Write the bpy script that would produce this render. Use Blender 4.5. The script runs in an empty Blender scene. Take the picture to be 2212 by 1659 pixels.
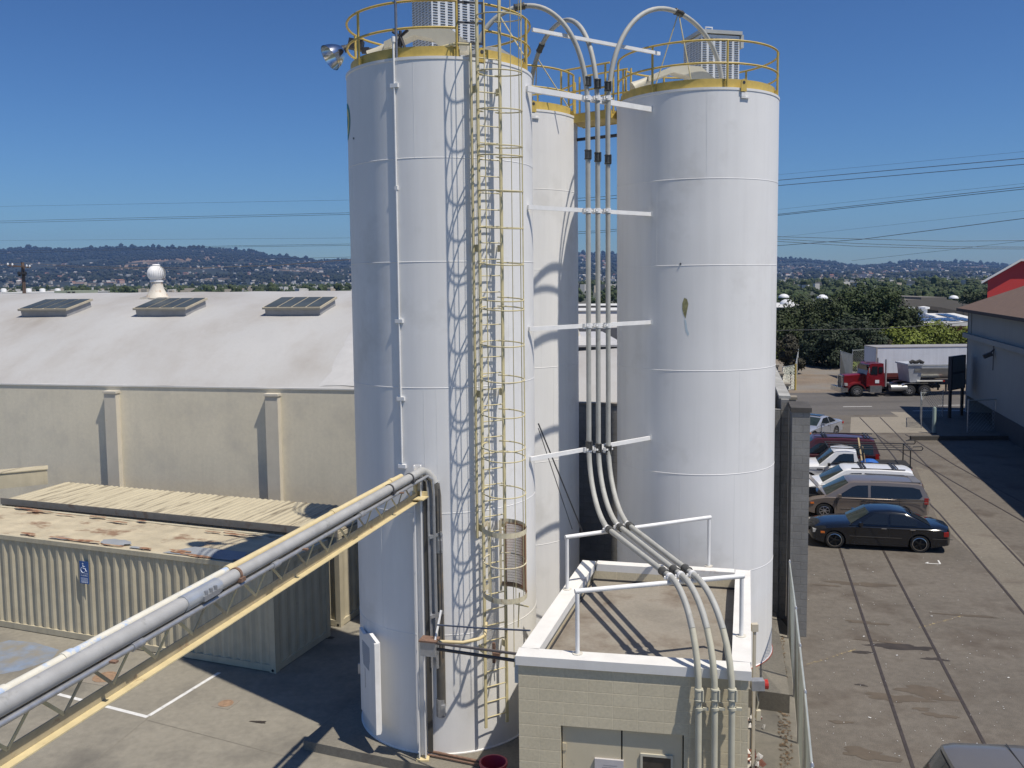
import bpy, bmesh, math, random
from mathutils import Vector, Matrix
random.seed(7)
rad=math.radians; sin=math.sin; cos=math.cos; PI=math.pi
scn=bpy.context.scene; COL=scn.collection
# ------------------------------------------------------------------ camera
EYE=9.4; TH=math.atan(164/1950); RO=0.0105
st,ct=sin(TH),cos(TH)
r0=Vector((1,0,0)); u0=Vector((0,st,ct)); FW=Vector((0,ct,-st))
RT=r0*cos(RO)-u0*sin(RO); UP=r0*sin(RO)+u0*cos(RO)
cd=bpy.data.cameras.new('camera'); cam=bpy.data.objects.new('camera',cd); COL.objects.link(cam)
cd.sensor_width=36; cd.lens=36*1950/2212; cd.shift_y=-60/2212; cd.clip_start=.1; cd.clip_end=30000
M=Matrix.Identity(4)
for i in range(3): M[i][0]=RT[i]; M[i][1]=UP[i]; M[i][2]=-FW[i]
M[2][3]=EYE; cam.matrix_world=M; scn.camera=cam
# image pixel helpers: a sight line through pixel X,Y, met with a chosen level (G), depth (D) or upright plane (W)
def sight(X,Y): return RT*(X-1106)+UP*(769.5-Y)+FW*1950
def G(X,Y,z=0.):
    d=sight(X,Y); t=(z-EYE)/d.z; return Vector((d.x*t,d.y*t,z))
def D(X,Y,y):
    d=sight(X,Y); t=y/d.y; return Vector((d.x*t,y,EYE+d.z*t))
def W(X,Y,a,b):
    n=Vector((-(b[1]-a[1]),b[0]-a[0],0)); d=sight(X,Y)
    t=(Vector((a[0],a[1],0))-Vector((0,0,EYE))).dot(n)/d.dot(n); return Vector((0,0,EYE))+d*t
GA=rad(-14.5); GU=Vector((cos(GA),sin(GA),0)); GV=Vector((-sin(GA),cos(GA),0)); ZZ=Vector((0,0,1))
# ------------------------------------------------------------------ mesh collector
LOCAL=set()      # things whose parts are drawn in the thing's own frame
class MB:
    def __init__(s): s.v=[]; s.f=[]
    def add(s,vs,fs):
        n=len(s.v); s.v+= [Vector(a) for a in vs]; s.f+=[tuple(i+n for i in f) for f in fs]; return s
    def box(s,c,size,ax=None):
        c=Vector(c); X,Y,Z=ax or (Vector((1,0,0)),Vector((0,1,0)),ZZ); a,b,d=[k/2 for k in size]
        vs=[c+X*(i*a)+Y*(j*b)+Z*(k*d) for k in(-1,1) for j in(-1,1) for i in(-1,1)]
        return s.add(vs,[(0,2,3,1),(4,5,7,6),(0,1,5,4),(2,6,7,3),(0,4,6,2),(1,3,7,5)])
    def bar(s,p,q,w,h,up=ZZ):
        p=Vector(p);q=Vector(q);d=(q-p); L=d.length; d.normalize()
        x=d.cross(up)
        if x.length<1e-4: x=d.cross(Vector((1,0,0)))
        x.normalize(); y=x.cross(d)
        return s.box((p+q)/2,(w,L,h),(x,d,y))
    def tube(s,pts,r,n=8,cap=True,closed=False):
        pts=[Vector(p) for p in pts]; m=len(pts); rings=[]; nx=None
        for i,p in enumerate(pts):
            if closed: t=pts[(i+1)%m]-pts[i-1]
            else: t=pts[min(i+1,m-1)]-pts[max(i-1,0)]
            t.normalize()
            if nx is None:
                nx=t.cross(ZZ) if abs(t.z)<.95 else t.cross(Vector((1,0,0)))
            nx=(nx-t*nx.dot(t)); nx.normalize(); ny=t.cross(nx)
            rr=r[i] if isinstance(r,(list,tuple)) else r
            rings.append([p+nx*(rr*cos(2*PI*k/n))+ny*(rr*sin(2*PI*k/n)) for k in range(n)])
        vs=[v for q in rings for v in q]; fs=[]
        for i in range(m if closed else m-1):
            j=(i+1)%m
            for k in range(n): fs.append((i*n+k,j*n+k,j*n+(k+1)%n,i*n+(k+1)%n))
        if cap and not closed: fs.append(tuple(reversed(range(n)))); fs.append(tuple((m-1)*n+k for k in range(n)))
        return s.add(vs,fs)
    def ring(s,c,R,r,n=64,k=6,a0=None,a1=None):
        c=Vector(c)
        if a0 is None: return s.tube([c+Vector((sin(2*PI*i/n)*R,-cos(2*PI*i/n)*R,0)) for i in range(n)],r,k,closed=True)
        return s.tube([c+Vector((sin(a0+(a1-a0)*i/n)*R,-cos(a0+(a1-a0)*i/n)*R,0)) for i in range(n+1)],r,k)
    def lathe(s,c,prof,n=32,axis=ZZ,cap=True):
        c=Vector(c); z=Vector(axis).normalized(); x=z.orthogonal().normalized(); y=z.cross(x); vs=[];fs=[];m=len(prof)
        for r,h in prof:
            for k in range(n): vs.append(c+z*h+x*(r*cos(2*PI*k/n))+y*(r*sin(2*PI*k/n)))
        for i in range(m-1):
            for k in range(n): fs.append((i*n+k,i*n+(k+1)%n,(i+1)*n+(k+1)%n,(i+1)*n+k))
        if cap: fs.append(tuple(reversed(range(n)))); fs.append(tuple((m-1)*n+k for k in range(n)))
        return s.add(vs,fs)
    def prism(s,poly,ext):
        n=len(poly); e=Vector(ext); vs=[Vector(p) for p in poly]+[Vector(p)+e for p in poly]
        return s.add(vs,[tuple(range(n)),tuple(reversed(range(n,2*n)))]+[(i,i+n,(i+1)%n+n,(i+1)%n) for i in range(n)])
    def poly(s,pts): return s.add(pts,[tuple(range(len(pts)))])
    def build(s,name,m,parent=None,smooth=None,fix=True,origin=None):
        me=bpy.data.meshes.new(name); o=Vector((0,0,0))
        if origin is not None: o=Vector(origin)
        elif parent is not None and parent.name not in LOCAL: o=worldloc(parent)
        me.from_pydata([tuple(v-o) for v in s.v],[],s.f)
        if fix:
            b=bmesh.new(); b.from_mesh(me); bmesh.ops.recalc_face_normals(b,faces=b.faces); b.to_mesh(me); b.free()
        if smooth is not None:
            me.polygons.foreach_set('use_smooth',[True]*len(me.polygons)); me.set_sharp_from_angle(angle=rad(smooth))
        me.materials.append(m); ob=bpy.data.objects.new(name,me); COL.objects.link(ob)
        if parent is not None: ob.parent=parent
        if origin is not None: ob.location=o-(worldloc(parent) if parent is not None else Vector((0,0,0)))
        return ob
def worldloc(o):
    l=Vector((0,0,0))
    while o: l=l+o.location; o=o.parent
    return l
def tag(o,label=None,cat=None,group=None,kind=None):
    if label: o['label']=label
    if cat: o['category']=cat
    if group: o['group']=group
    if kind: o['kind']=kind
    return o
def thing(name,label,cat,loc=(0,0,0),group=None):
    o=bpy.data.objects.new(name,None); o.empty_display_size=.2; COL.objects.link(o); o.location=loc
    return tag(o,label,cat,group)
def children(o): return [c for c in bpy.data.objects if c.parent==o]
def dup(o,parent=None):
    c=o.copy(); COL.objects.link(c); c.parent=parent
    for k in children(o): dup(k,c)
    return c
# ------------------------------------------------------------------ materials
MATS={}
def mat(name,col,rough=.6,metal=0.,var=.12,scale=2.,bump=0.,bscale=40.,streak=0.,dirt=None,dlev=.62,dscale=1.5,dsoft=.08,spec=.5,coat=0.,fine=0.,aniso=None,rot=0.,grain=0.,gscale=70.):
    if name in MATS: return MATS[name]
    m=bpy.data.materials.new(name); m.use_nodes=True; N=m.node_tree.nodes; L=m.node_tree.links; b=N['Principled BSDF']
    b.inputs['Roughness'].default_value=rough; b.inputs['Metallic'].default_value=metal; b.inputs['Specular IOR Level'].default_value=spec
    b.inputs['Coat Weight'].default_value=coat; b.inputs['Coat Roughness'].default_value=.05
    geo=N.new('ShaderNodeNewGeometry')
    def noise(sc,vec,det=5,ro=.6):
        n=N.new('ShaderNodeTexNoise'); n.inputs['Scale'].default_value=sc; n.inputs['Detail'].default_value=det; n.inputs['Roughness'].default_value=ro
        L.new(vec,n.inputs['Vector']); return n.outputs['Fac']
    def rng(f,a,bb,c,d):
        n=N.new('ShaderNodeMapRange'); n.inputs[1].default_value=a;n.inputs[2].default_value=bb;n.inputs[3].default_value=c;n.inputs[4].default_value=d
        L.new(f,n.inputs[0]); return n.outputs[0]
    def mul(a,bb):
        n=N.new('ShaderNodeMath'); n.operation='MULTIPLY'; L.new(a,n.inputs[0]); L.new(bb,n.inputs[1]); return n.outputs[0]
    vec=geo.outputs['Position']
    if aniso:
        vr=N.new('ShaderNodeVectorRotate'); vr.rotation_type='Z_AXIS'; vr.inputs['Angle'].default_value=rot; L.new(vec,vr.inputs['Vector']); vm=N.new('ShaderNodeVectorMath'); vm.operation='MULTIPLY'; L.new(vr.outputs[0],vm.inputs[0]); vm.inputs[1].default_value=aniso; av=vm.outputs[0]
    else: av=vec
    f=rng(noise(scale,av),.3,.7,1-var,1+var)
    if fine: f=mul(f,rng(noise(scale*18,vec,3),.3,.7,1-fine,1+fine))
    if grain: f=mul(f,rng(noise(gscale,vec,2),.3,.7,1-grain,1+grain))
    if streak:
        vm=N.new('ShaderNodeVectorMath'); vm.operation='MULTIPLY'; L.new(vec,vm.inputs[0]); vm.inputs[1].default_value=(3.5,3.5,.16)
        f=mul(f,rng(noise(1.3,vm.outputs[0],6,.65),.42,.72,1.,1-streak))
    mx=N.new('ShaderNodeMix'); mx.data_type='RGBA'; mx.blend_type='MULTIPLY'; mx.inputs[0].default_value=1
    mx.inputs[6].default_value=(*col,1); L.new(f,mx.inputs[7]); out=mx.outputs[2]
    if dirt:
        d=rng(noise(dscale,av,7,.65),dlev-dsoft,dlev+dsoft,0,1)
        m2=N.new('ShaderNodeMix'); m2.data_type='RGBA'; L.new(d,m2.inputs[0]); L.new(out,m2.inputs[6]); m2.inputs[7].default_value=(*dirt,1); out=m2.outputs[2]
    L.new(out,b.inputs['Base Color'])
    if bump:
        bp=N.new('ShaderNodeBump'); bp.inputs['Strength'].default_value=bump; bp.inputs['Distance'].default_value=.02
        L.new(noise(bscale,vec,4),bp.inputs['Height']); L.new(bp.outputs[0],b.inputs['Normal'])
    MATS[name]=m; return m
def blockmat(name,col,joint,w,h,off=.5,jw=.012,var=.1,rough=.85,light_joint=False):
    if name in MATS: return MATS[name]
    m=mat(name,col,rough,var=var,scale=1.3,fine=.08); N=m.node_tree.nodes; L=m.node_tree.links; b=N['Principled BSDF']
    geo=[n for n in N if n.bl_idname=='ShaderNodeNewGeometry'][0]
    src=b.inputs['Base Color'].links[0].from_socket
    dt=N.new('ShaderNodeVectorMath'); dt.operation='DOT_PRODUCT'; L.new(geo.outputs['Position'],dt.inputs[0]); dt.inputs[1].default_value=tuple(GU+GV)
    sp=N.new('ShaderNodeSeparateXYZ'); L.new(geo.outputs['Position'],sp.inputs[0])
    cb=N.new('ShaderNodeCombineXYZ'); L.new(dt.outputs['Value'],cb.inputs[0]); L.new(sp.outputs[2],cb.inputs[1])
    br=N.new('ShaderNodeTexBrick'); L.new(cb.outputs[0],br.inputs['Vector']); br.offset=off; br.squash=1
    br.inputs['Scale'].default_value=1; br.inputs['Mortar Size'].default_value=jw; br.inputs['Mortar Smooth'].default_value=.3
    br.inputs['Brick Width'].default_value=w; br.inputs['Row Height'].default_value=h
    cv_=.03 if off==0 else .045; br.inputs['Color1'].default_value=(1-cv_,1-cv_,1-cv_,1); br.inputs['Color2'].default_value=(1+cv_,1+cv_,1+cv_,1); br.inputs['Mortar'].default_value=(joint,joint,joint,1)
    mx=N.new('ShaderNodeMix'); mx.data_type='RGBA'; mx.blend_type='MULTIPLY'; mx.inputs[0].default_value=1
    L.new(src,mx.inputs[6]); L.new(br.outputs['Color'],mx.inputs[7]); L.new(mx.outputs[2],b.inputs['Base Color'])
    bp=N.new('ShaderNodeBump'); bp.inputs['Strength'].default_value=.6; bp.inputs['Distance'].default_value=.012; bp.invert=True
    L.new(br.outputs['Fac'],bp.inputs['Height']); L.new(bp.outputs[0],b.inputs['Normal'])
    return m
WHITE=mat('silo white paint',(.785,.782,.77),.5,var=.04,scale=.5,streak=.06,dirt=(.58,.57,.54),dlev=.7,dscale=.6,dsoft=.14,spec=.35)
YEL=mat('yellow steel paint',(.55,.4,.1),.5,var=.12,scale=6,dirt=(.35,.22,.08),dlev=.7,dscale=9)
LADY=mat('faded yellow ladder paint',(.57,.5,.29),.55,var=.12,scale=7,dirt=(.3,.17,.07),dlev=.7,dscale=11)
GPIPE=mat('grey conveying pipe',(.4,.4,.39),.5,.1,var=.1,scale=4,dirt=(.24,.24,.22),dlev=.66,dscale=5)
GPIPEL=mat('pale grey pipe',(.4,.4,.37),.6,0,var=.1,scale=4,dirt=(.3,.29,.26),dlev=.68,dscale=6)
DCOUP=mat('dark pipe coupling',(.09,.09,.085),.5,.4,var=.2,scale=20)
WSTEEL=mat('white steel',(.78,.78,.77),.5,var=.07,scale=4,dirt=(.5,.44,.38),dlev=.74,dscale=7)
CPAINT=mat('cream painted pipe',(.5,.48,.38),.5,var=.08,scale=5)
GALV=mat('galvanised conduit',(.42,.43,.45),.4,.6,var=.15,scale=9)
CREAMST=mat('cream steel',(.62,.52,.3),.55,var=.1,scale=5,dirt=(.33,.22,.12),dlev=.7,dscale=6)
CREAMSH=mat('shade toned weathered cream',(.4,.34,.22),.6,var=.15,scale=5,dirt=(.25,.14,.08),dlev=.66,dscale=6)  # darker cream steel: the chord's shade put into the colour, plus rust
BLUEPEEL=mat('peeling cream and blue pipe',(.66,.64,.55),.55,var=.08,scale=5,dirt=(.4,.5,.66),dlev=.56,dscale=4,dsoft=.04)
RUST=mat('rusty steel',(.19,.115,.08),.8,var=.3,scale=14)
BLACK=mat('black rubber',(.02,.02,.02),.8,var=.1,scale=10)
DARK=mat('dark steel',(.06,.06,.065),.55,.3,var=.15,scale=10)
WALLC=mat('cream wall paint',(.75,.69,.545),.8,var=.05,scale=.5,streak=.05,fine=.04,dirt=(.58,.54,.45),dlev=.66,dscale=.7,dsoft=.15)
WALLP=mat('cream pilaster paint',(.6,.56,.47),.8,var=.06,scale=2,dirt=(.45,.33,.2),dlev=.76,dscale=4)
ROOFW=mat('white roof coating',(.44,.44,.432),.75,var=.06,scale=.6,fine=.03,dirt=(.31,.29,.265),dlev=.56,dscale=.3,dsoft=.16,aniso=(1,.45,1))
CONT=mat('container cream paint',(.52,.465,.335),.6,var=.09,scale=2.5,streak=.18,dirt=(.24,.16,.1),dlev=.74,dscale=5)
CONTR=mat('rusty container roof',(.47,.41,.29),.75,var=.16,scale=1.8,dirt=(.25,.16,.1),dlev=.6,dscale=1.1,dsoft=.05,aniso=(.8,1.3,1),rot=rad(-160))
CONTS=mat('streaked sheet roof',(.47,.42,.3),.7,var=.1,scale=1.5,dirt=(.2,.17,.12),dlev=.58,dscale=1.6,dsoft=.05,aniso=(4.5,.3,1),rot=rad(-160))
CONC=mat('yard concrete',(.24,.222,.18),.9,grain=.12,var=.12,scale=.35,fine=.1,bump=.15,bscale=60,dirt=(.125,.117,.1),dlev=.62,dscale=.5,dsoft=.14)
CONC2=mat('pad concrete',(.2,.184,.15),.9,grain=.14,var=.12,scale=.9,fine=.12,bump=.15,bscale=60,dirt=(.13,.11,.09),dlev=.66,dscale=1.2,dsoft=.1)
LOT=mat('brown asphalt',(.13,.115,.096),.92,grain=.3,gscale=55,var=.16,scale=.28,fine=.14,bump=.2,bscale=50,dirt=(.08,.064,.05),dlev=.61,dscale=.55,dsoft=.1)
LOT2=mat('pale concrete track bed',(.17,.152,.122),.92,grain=.18,var=.14,scale=.4,fine=.12,bump=.15,bscale=50,dirt=(.12,.1,.08),dlev=.62,dscale=.8,dsoft=.1)
ASPH=mat('street asphalt',(.11,.102,.094),.92,grain=.15,gscale=25,var=.1,scale=.15,fine=.1,dirt=(.075,.07,.066),dlev=.58,dscale=.25,dsoft=.1,aniso=(.3,2,1))
APRON=mat('pale concrete apron',(.24,.215,.175),.9,var=.08,scale=.4,fine=.08)
DIRT=mat('dry dirt and gravel',(.19,.15,.11),.95,var=.2,scale=.3,fine=.2,bump=.3,bscale=8,dirt=(.2,.19,.17),dlev=.55,dscale=.12,dsoft=.1)
LINEW=mat('white road paint',(.66,.66,.64),.8,var=.1,scale=6,dirt=(.3,.28,.25),dlev=.64,dscale=9,dsoft=.05)
LINEY=mat('worn yellow paint',(.3,.24,.12),.85,var=.15,scale=6,dirt=(.13,.11,.09),dlev=.45,dscale=8,dsoft=.06)
RAIL=mat('rusty rail in asphalt',(.055,.045,.04),.6,.2,var=.25,scale=6)
STAIN=mat('oil stain',(.045,.036,.028),.6,var=.3,scale=2.)
STAINB=mat('brown stain',(.1,.08,.06),.85,var=.2,scale=2.)
BLK=blockmat('grey block wall',(.225,.222,.212),.84,.4,.2,.5,.01,.16)
PUMPW=blockmat('beige painted block',(.58,.515,.37),1.13,.42,.205,0.,.008,.05)
BEIGE=mat('beige door paint',(.56,.495,.355),.6,var=.05,scale=2,dirt=(.3,.27,.2),dlev=.68,dscale=3)
TRIMW=mat('chalky white trim',(.7,.69,.66),.75,var=.06,scale=3,dirt=(.45,.36,.3),dlev=.7,dscale=2.5,dsoft=.07)
PROOF=mat('dirty flat roof',(.26,.235,.195),.9,var=.2,scale=.9,fine=.08,dirt=(.12,.09,.065),dlev=.6,dscale=.9,dsoft=.12)
GLASSD=mat('dark glass',(.012,.015,.018),.06,0,var=.1,scale=2,spec=.7)
SKYGL=mat('skylight glass',(.06,.07,.068),.35,0,var=.3,scale=.8,spec=.3)
CHROME=mat('chrome',(.6,.6,.61),.25,1,var=.05,scale=5)
ALU=mat('spun aluminium',(.8,.8,.8),.16,1,var=.05,scale=5)
RIMM=mat('alloy wheel',(.5,.5,.52),.3,.8,var=.08,scale=8)
TYRE=mat('tyre',(.018,.018,.018),.85,var=.2,scale=10)
HAZE=9e-5
# ------------------------------------------------------------------ ground and paving
def sheet(name,pts,z,m,kind='structure'):
    b=MB(); b.poly([Vector((p[0],p[1],z)) for p in pts]); o=b.build(name,m); o['kind']=kind; return o
GND=mat('far ground',(.11,.105,.09),.95,var=.3,scale=.01,dirt=(.06,.075,.045),dlev=.5,dscale=.006,dsoft=.1)
sheet('ground',[(-9000,-300),(9000,-300),(9000,9000),(-9000,9000)],-.05,GND)
fp=[(7.35,23.1),(6.05,18.6),(5.3,15.4),(4.5,12.6),(3.6,8.)]        # the fence line
sheet('yard',[(-60,-2),(3.,-2)]+[(p[0]-.0,p[1]) for p in reversed(fp)]+[(7.35,24.4),(9.5,36),(-60,60)],0,CONC)
sheet('parking_lot',[(2.95,-2),(40,-2),(40,61),(15.9,61),(13.8,50),(9.5,36),(7.4,24.4)]+[(p[0]+.02,p[1]) for p in fp],.0,LOT)
sheet('street',[(-60,61),(90,61),(90,73.2),(-60,73.2)],-.004,ASPH)
sheet('dirt_lot',[(-10,73.2),(90,73.2),(90,140),(-10,140)],-.006,DIRT)
sheet('concrete_apron',[(20.4,54.0),(25.3,53.6),(27.2,62.0),(26.3,62.3),(25.9,60),(22.7,60)],.004,APRON)
sheet('track_bed',[(14.95,27),(16.3,27),(20.2,43.2),(19.9,44),(16.3,34)],.004,LOT2)
sheet('track_bed',[(13.3,21),(14.9,21),(16.25,26.95),(14.9,26.95)],.004,LOT2)
# white bay lines of the yard and lane dashes on the street
def line(name,a,b,w,m,z=.004):
    a=Vector((a[0],a[1],0));b=Vector((b[0],b[1],0)); n=(b-a).cross(ZZ).normalized()*w/2
    return sheet(name,[a+n,b+n,b-n,a-n],z,m)
line('bay_line',G(88,1490),G(319,1549),.1,LINEW); line('bay_line',G(322,1546),G(474,1453),.1,LINEW)
line('lane_line',(24,65),(26.1,65),.14,LINEW,.001); line('lane_line',(31,65.2),(33,65.2),.14,LINEW,.001); line('lane_line',(38,65.2),(40,65.2),.14,LINEW,.001)
line('lane_line',(28,62.6),(33,62.6),.14,LINEW,.001)
line('slab_joint',G(319,1552),G(150,1690),.02,CONC2); line('slab_joint',G(319,1556),G(640,1640),.02,CONC2)
sheet('blue_bay_paint',[G(X,Y) for X,Y in((-60,1405),(20,1383),(75,1388),(128,1404),(110,1426),(40,1450),(-30,1462))],.004,
  mat('worn blue paint',(.2,.25,.33),.85,var=.15,scale=3,dirt=(.235,.22,.185),dlev=.5,dscale=1.6,dsoft=.12))
line('stall_line',G(1735,1438),G(1848,1403),.07,LINEY); line('stall_line',G(1985,1356),G(2080,1330),.07,LINEY); line('stall_line',G(1725,1305),G(1745,1295),.07,LINEY)
def blot(cx,cy,a,b,ang,m,n=54,seed=0,name='oil_stain',rough=.38):
    r=random.Random(seed); c=G(cx,cy); x=Vector((cos(ang),sin(ang),0)); y=Vector((-sin(ang),cos(ang),0))
    ph=[r.uniform(0,6) for _ in range(4)]; pts=[]
    for i in range(n):
        t=2*PI*i/n; k=1+rough*(sin(2*t+ph[0])*.6+sin(3*t+ph[1])*.5+sin(5*t+ph[2])*.35+sin(7*t+ph[3])*.25+sin(13*t+ph[0])*.16+sin(21*t+ph[1])*.1)
        pts.append(c+x*(a*k*cos(t))+y*(b*k*sin(t)))
    sheet(name,pts,.0035+.0002*seed,m)
for i,(X,Y,a,b,m) in enumerate([(1925,1396,.62,.16,STAIN),(1975,1400,.42,.14,STAIN),(1860,1409,.26,.08,STAIN),(2020,1424,.24,.1,STAIN),(1935,1508,.55,.22,STAINB),(2000,1496,.55,.3,STAINB),
    (1990,1532,.2,.07,STAINB),(2030,1546,.3,.1,STAINB),(1860,1262,.8,.2,STAINB),(1870,1345,.5,.1,STAINB),(1875,1630,.5,.2,STAINB),(1895,1385,.5,.07,STAINB),(1860,1480,.12,.05,STAIN),(1790,1265,.3,.08,STAINB),(2090,1330,.7,.08,STAINB),(1815,1560,.25,.06,STAINB)]):
    blot(X,Y,a,b,GA,m,seed=i)
for i,(X,Y,a,b) in enumerate([(708,1378,.2,.07),(560,1560,.14,.06)]): blot(X,Y,a,b,GA,STAIN,seed=20+i)
# litter flecks and white survey mark on the lot
fl=MB(); r=random.Random(3)
for i in range(230):
    X=r.uniform(1745,2200); Y=1200+(1655-1200)*r.random()
    c=G(X,Y,.012); s=r.uniform(.004,.013)*(2.5 if r.random()<.05 else 1); fl.box(c,(s*2,s,.006),(Vector((cos(i),sin(i),0)),Vector((-sin(i),cos(i),0)),ZZ))
tag(fl.build('litter_flecks',LINEW),kind='stuff')
for p in [((2545,1549),(2586,1551)),((2586,1551),(2580,1541)),((2545,1549),(2553,1546))]:
    line('survey_mark',G(p[0][0]*.78551,p[0][1]*.78551),G(p[1][0]*.78551,p[1][1]*.78551),.05,LINEW)
# rails
def track(label,rails):
    t=thing('railway_track',label,'railway track',(*rails[0][0],0),'railway tracks in the lot')
    for pts in rails:
        b=MB()
        for i in range(len(pts)-1): b.bar((*pts[i],.003),(*pts[i+1],.003),.07,.014)
        b.build('rail',RAIL,t)
track('rusty railway track passing under the black sedan',[[(13.2,38),(10.59,27.91),(7.67,16.82),(6.1,10.8)],[(14.66,38),(12.06,27.87),(9.46,17.58),(7.7,10.8)]])
track('railway track curving from the pale apron down to the pale strip of lot',[[(24.6,59.9),(23.01,53.61),(20.45,43.73),(18.68,36.69),(16.54,28.6),(14.9,22.4),(12.3,12)],[(21.6,53.),(20.1,47.3),(18.4,41.),(17.27,36.94),(16.88,35.1),(14.66,26.27),(12.4,17.4),(10.9,12)]])
track('railway track branching to the right into the shade of the grey warehouse',[[(23.4,53.2),(22.01,44.48),(21.31,38.82),(20.8,33),(20.4,27)],[(23.25,59.9),(21.7,53.28),(20.72,46.93),(20.45,43.73),(20.,39.3),(19.48,33.8),(19.1,27)]])
# manholes of the yard
for (X,Y,rr,lab) in [(228,1463,.3,'orange lidded manhole in the blue disabled bay'),(488,1520,.17,'small round brown drain cover beside the white bay corner')]:
    c=G(X,Y); t=thing('manhole_cover',lab,'manhole',c,'covers in the yard')
    b=MB(); b.box(c+Vector((0,0,.004)),(rr*2.6,rr*2.6,.006),(Vector((.95,-.33,0)),Vector((.33,.95,0)),ZZ)); b.build('collar',APRON,t)
    b=MB(); b.lathe(c,[(rr*.98,.005),(rr*.98,.014),(rr*.8,.016),(rr*.8,.013),(rr*.3,.013),(rr*.3,.017),(.01,.017)],24); b.build('lid',mat('orange brown lid',(.29,.19,.12),.8,var=.25,scale=12),t)
# concrete pads under the silos
b=MB(); a=G(665,1622); c_=G(840,1659); d=(c_-a).normalized(); n=Vector((-d.y,d.x,0))
a=a-d*.1
pp=[a,a+d*5.9,a+d*5.9+n*1.6,a+d*5.2+n*8,a+n*5.2]
b.prism([p+Vector((0,0,-.02)) for p in pp],(0,0,.22)); tag(b.build('concrete_pad',CONC2),kind='structure')
pad=[G(1622,1489,.42),G(1706,1501,.42),G(1682,1341,.42)+Vector((.1,.6,0)),Vector((.8,24.6,.42)),Vector((1.9,20.2,.42))]
b=MB(); b.prism([Vector((p.x,p.y,-.02)) for p in pad],(0,0,.44)); tag(b.build('concrete_pad',CONC2),kind='structure')
# ------------------------------------------------------------------ arched warehouse
wa=G(0,830,5.8); wb=G(770,842,5.8); wa.z=wb.z=0; wu=(wb-wa).normalized(); wv=Vector((-wu.y,wu.x,0))
WL=-14.; WR=(wb-wa).length+4.0                      # along the wall from wa
def wp(s,t,z=0): return wa+wu*s+wv*t+Vector((0,0,z))
wh=thing('warehouse','long cream warehouse with a white arched roof and skylights behind the rusty containers','warehouse',wp(8,0))
b=MB(); b.box(wp((WL+WR)/2,.15,2.9),(WR-WL,.3,5.8),(wu,wv,ZZ)); b.build('wall',WALLC,wh)
for X in (-95,250,595):
    p=W(X,950,wa,wb); s=(p-wa).dot(wu)
    b=MB(); b.box(wp(s,-.11,2.78),(.46,.22,5.56),(wu,wv,ZZ)); b.box(wp(s,-.12,5.6),(.52,.27,.08),(wu,wv,ZZ)); b.build('pilaster',WALLP,wh)
SP=27.; RISE=3.15; RR=(SP*SP/4+RISE*RISE)/(2*RISE)
def rz(t): return 5.82+math.sqrt(RR*RR-(t-SP/2)**2)-(RR-RISE)
b=MB(); n=28; ns=40; s0=WL; s1=WR
vs=[];fs=[]
for j in range(ns+1):
    for i in range(n+1):
        t=SP*i/n; s=s0+(s1-s0)*j/ns; vs.append(wp(s,t-.02,rz(t)+.012*sin(s*2.1+t)+.012*sin(t*3.3-s*.7)))
for j in range(ns):
    for i in range(n): fs.append((j*(n+1)+i,j*(n+1)+i+1,(j+1)*(n+1)+i+1,(j+1)*(n+1)+i))
b.add(vs,fs); b.build('roof',ROOFW,wh,40)
b=MB()
b.prism([wp(s1+.02,SP*i/n,rz(SP*i/n)) for i in range(n+1)],wu*-.25); b.build('gable',WALLC,wh)
b=MB(); b.bar(wp(s0,.02,5.81),wp(s1,.02,5.81),.1,.05); b.build('eave_strip',TRIMW,wh)
# skylights: front left foot, front right foot and back right foot seen at the roof
def onroof(X,Y):
    d=sight(X,Y); lo=28.; hi=60.
    f=lambda y:(lambda p:p.z-rz(min(max((p-wa).dot(wv),0),SP)))(Vector((0,0,EYE))+d*(y/d.y))
    y=30.
    while y<58:
        p=Vector((0,0,EYE))+d*(y/d.y); t=(p-wa).dot(wv)
        if t>0 and p.z<rz(min(t,SP)): break
        y+=.05
    return (p-wa).dot(wu),t
for (X0,X1,Y0) in ((43,145,686),(291,401,685),(570,692,684)):
    sa,ta=onroof(X0,Y0); sb,tb=onroof(X1,Y0)
    t1=ta+1.75; m_=Vector((0,0,0)); base=wp((sa+sb)/2,ta,rz(ta))
    sk=MB(); sl=Vector((0,0,rz(t1)-rz(ta)))+wv*(t1-ta); sl.normalize(); nn=wu.cross(sl); nn=nn if nn.z>0 else -nn
    L=(t1-ta); wd=sb-sa; c=wp((sa+sb)/2,(ta+t1)/2,(rz(ta)+rz(t1))/2)
    sk.box(c+nn*.12,(wd-.1,L-.1,.36),(wu,sl,nn)); so=sk.build('skylight',mat('grey skylight curb',(.3,.3,.3),.7,var=.12,scale=3),wh)
    k=MB(); k.box(c+nn*.335,(wd+.06,L+.06,.08),(wu,sl,nn)); k.build('skylight_frame',mat('tan skylight frame',(.45,.4,.3),.6),so)
    k=MB()
    for q in range(4): k.box(c+nn*.382+wu*((q-1.5)*(wd/4)),(wd/4-.07,L-.1,.02),(wu,sl,nn))
    k.build('skylight_pane',SKYGL,so)
k=MB(); vs=[];fs=[]; n_=16
for q in range(n_+1):
    Y=672+(836-672)*q/n_; Xl=778-(778-684)*(q/n_)**1.15
    for f in range(7):
        s_,t_=onroof(Xl+(800-Xl)*f/6,Y); vs.append(wp(s_,t_,rz(max(0,min(SP,t_)))+.03*(f>0)+.0))
for q in range(n_):
    for f in range(6): fs.append((q*7+f,q*7+f+1,(q+1)*7+f+1,(q+1)*7+f))
k.add(vs,fs); k.build('sunlit_roof_tone',mat('paler sunlit roof tone',(.455,.455,.45),.75,var=.06,scale=2),wh,40)  # paler colour painted on for a roof slope turned more to the sun
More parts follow.
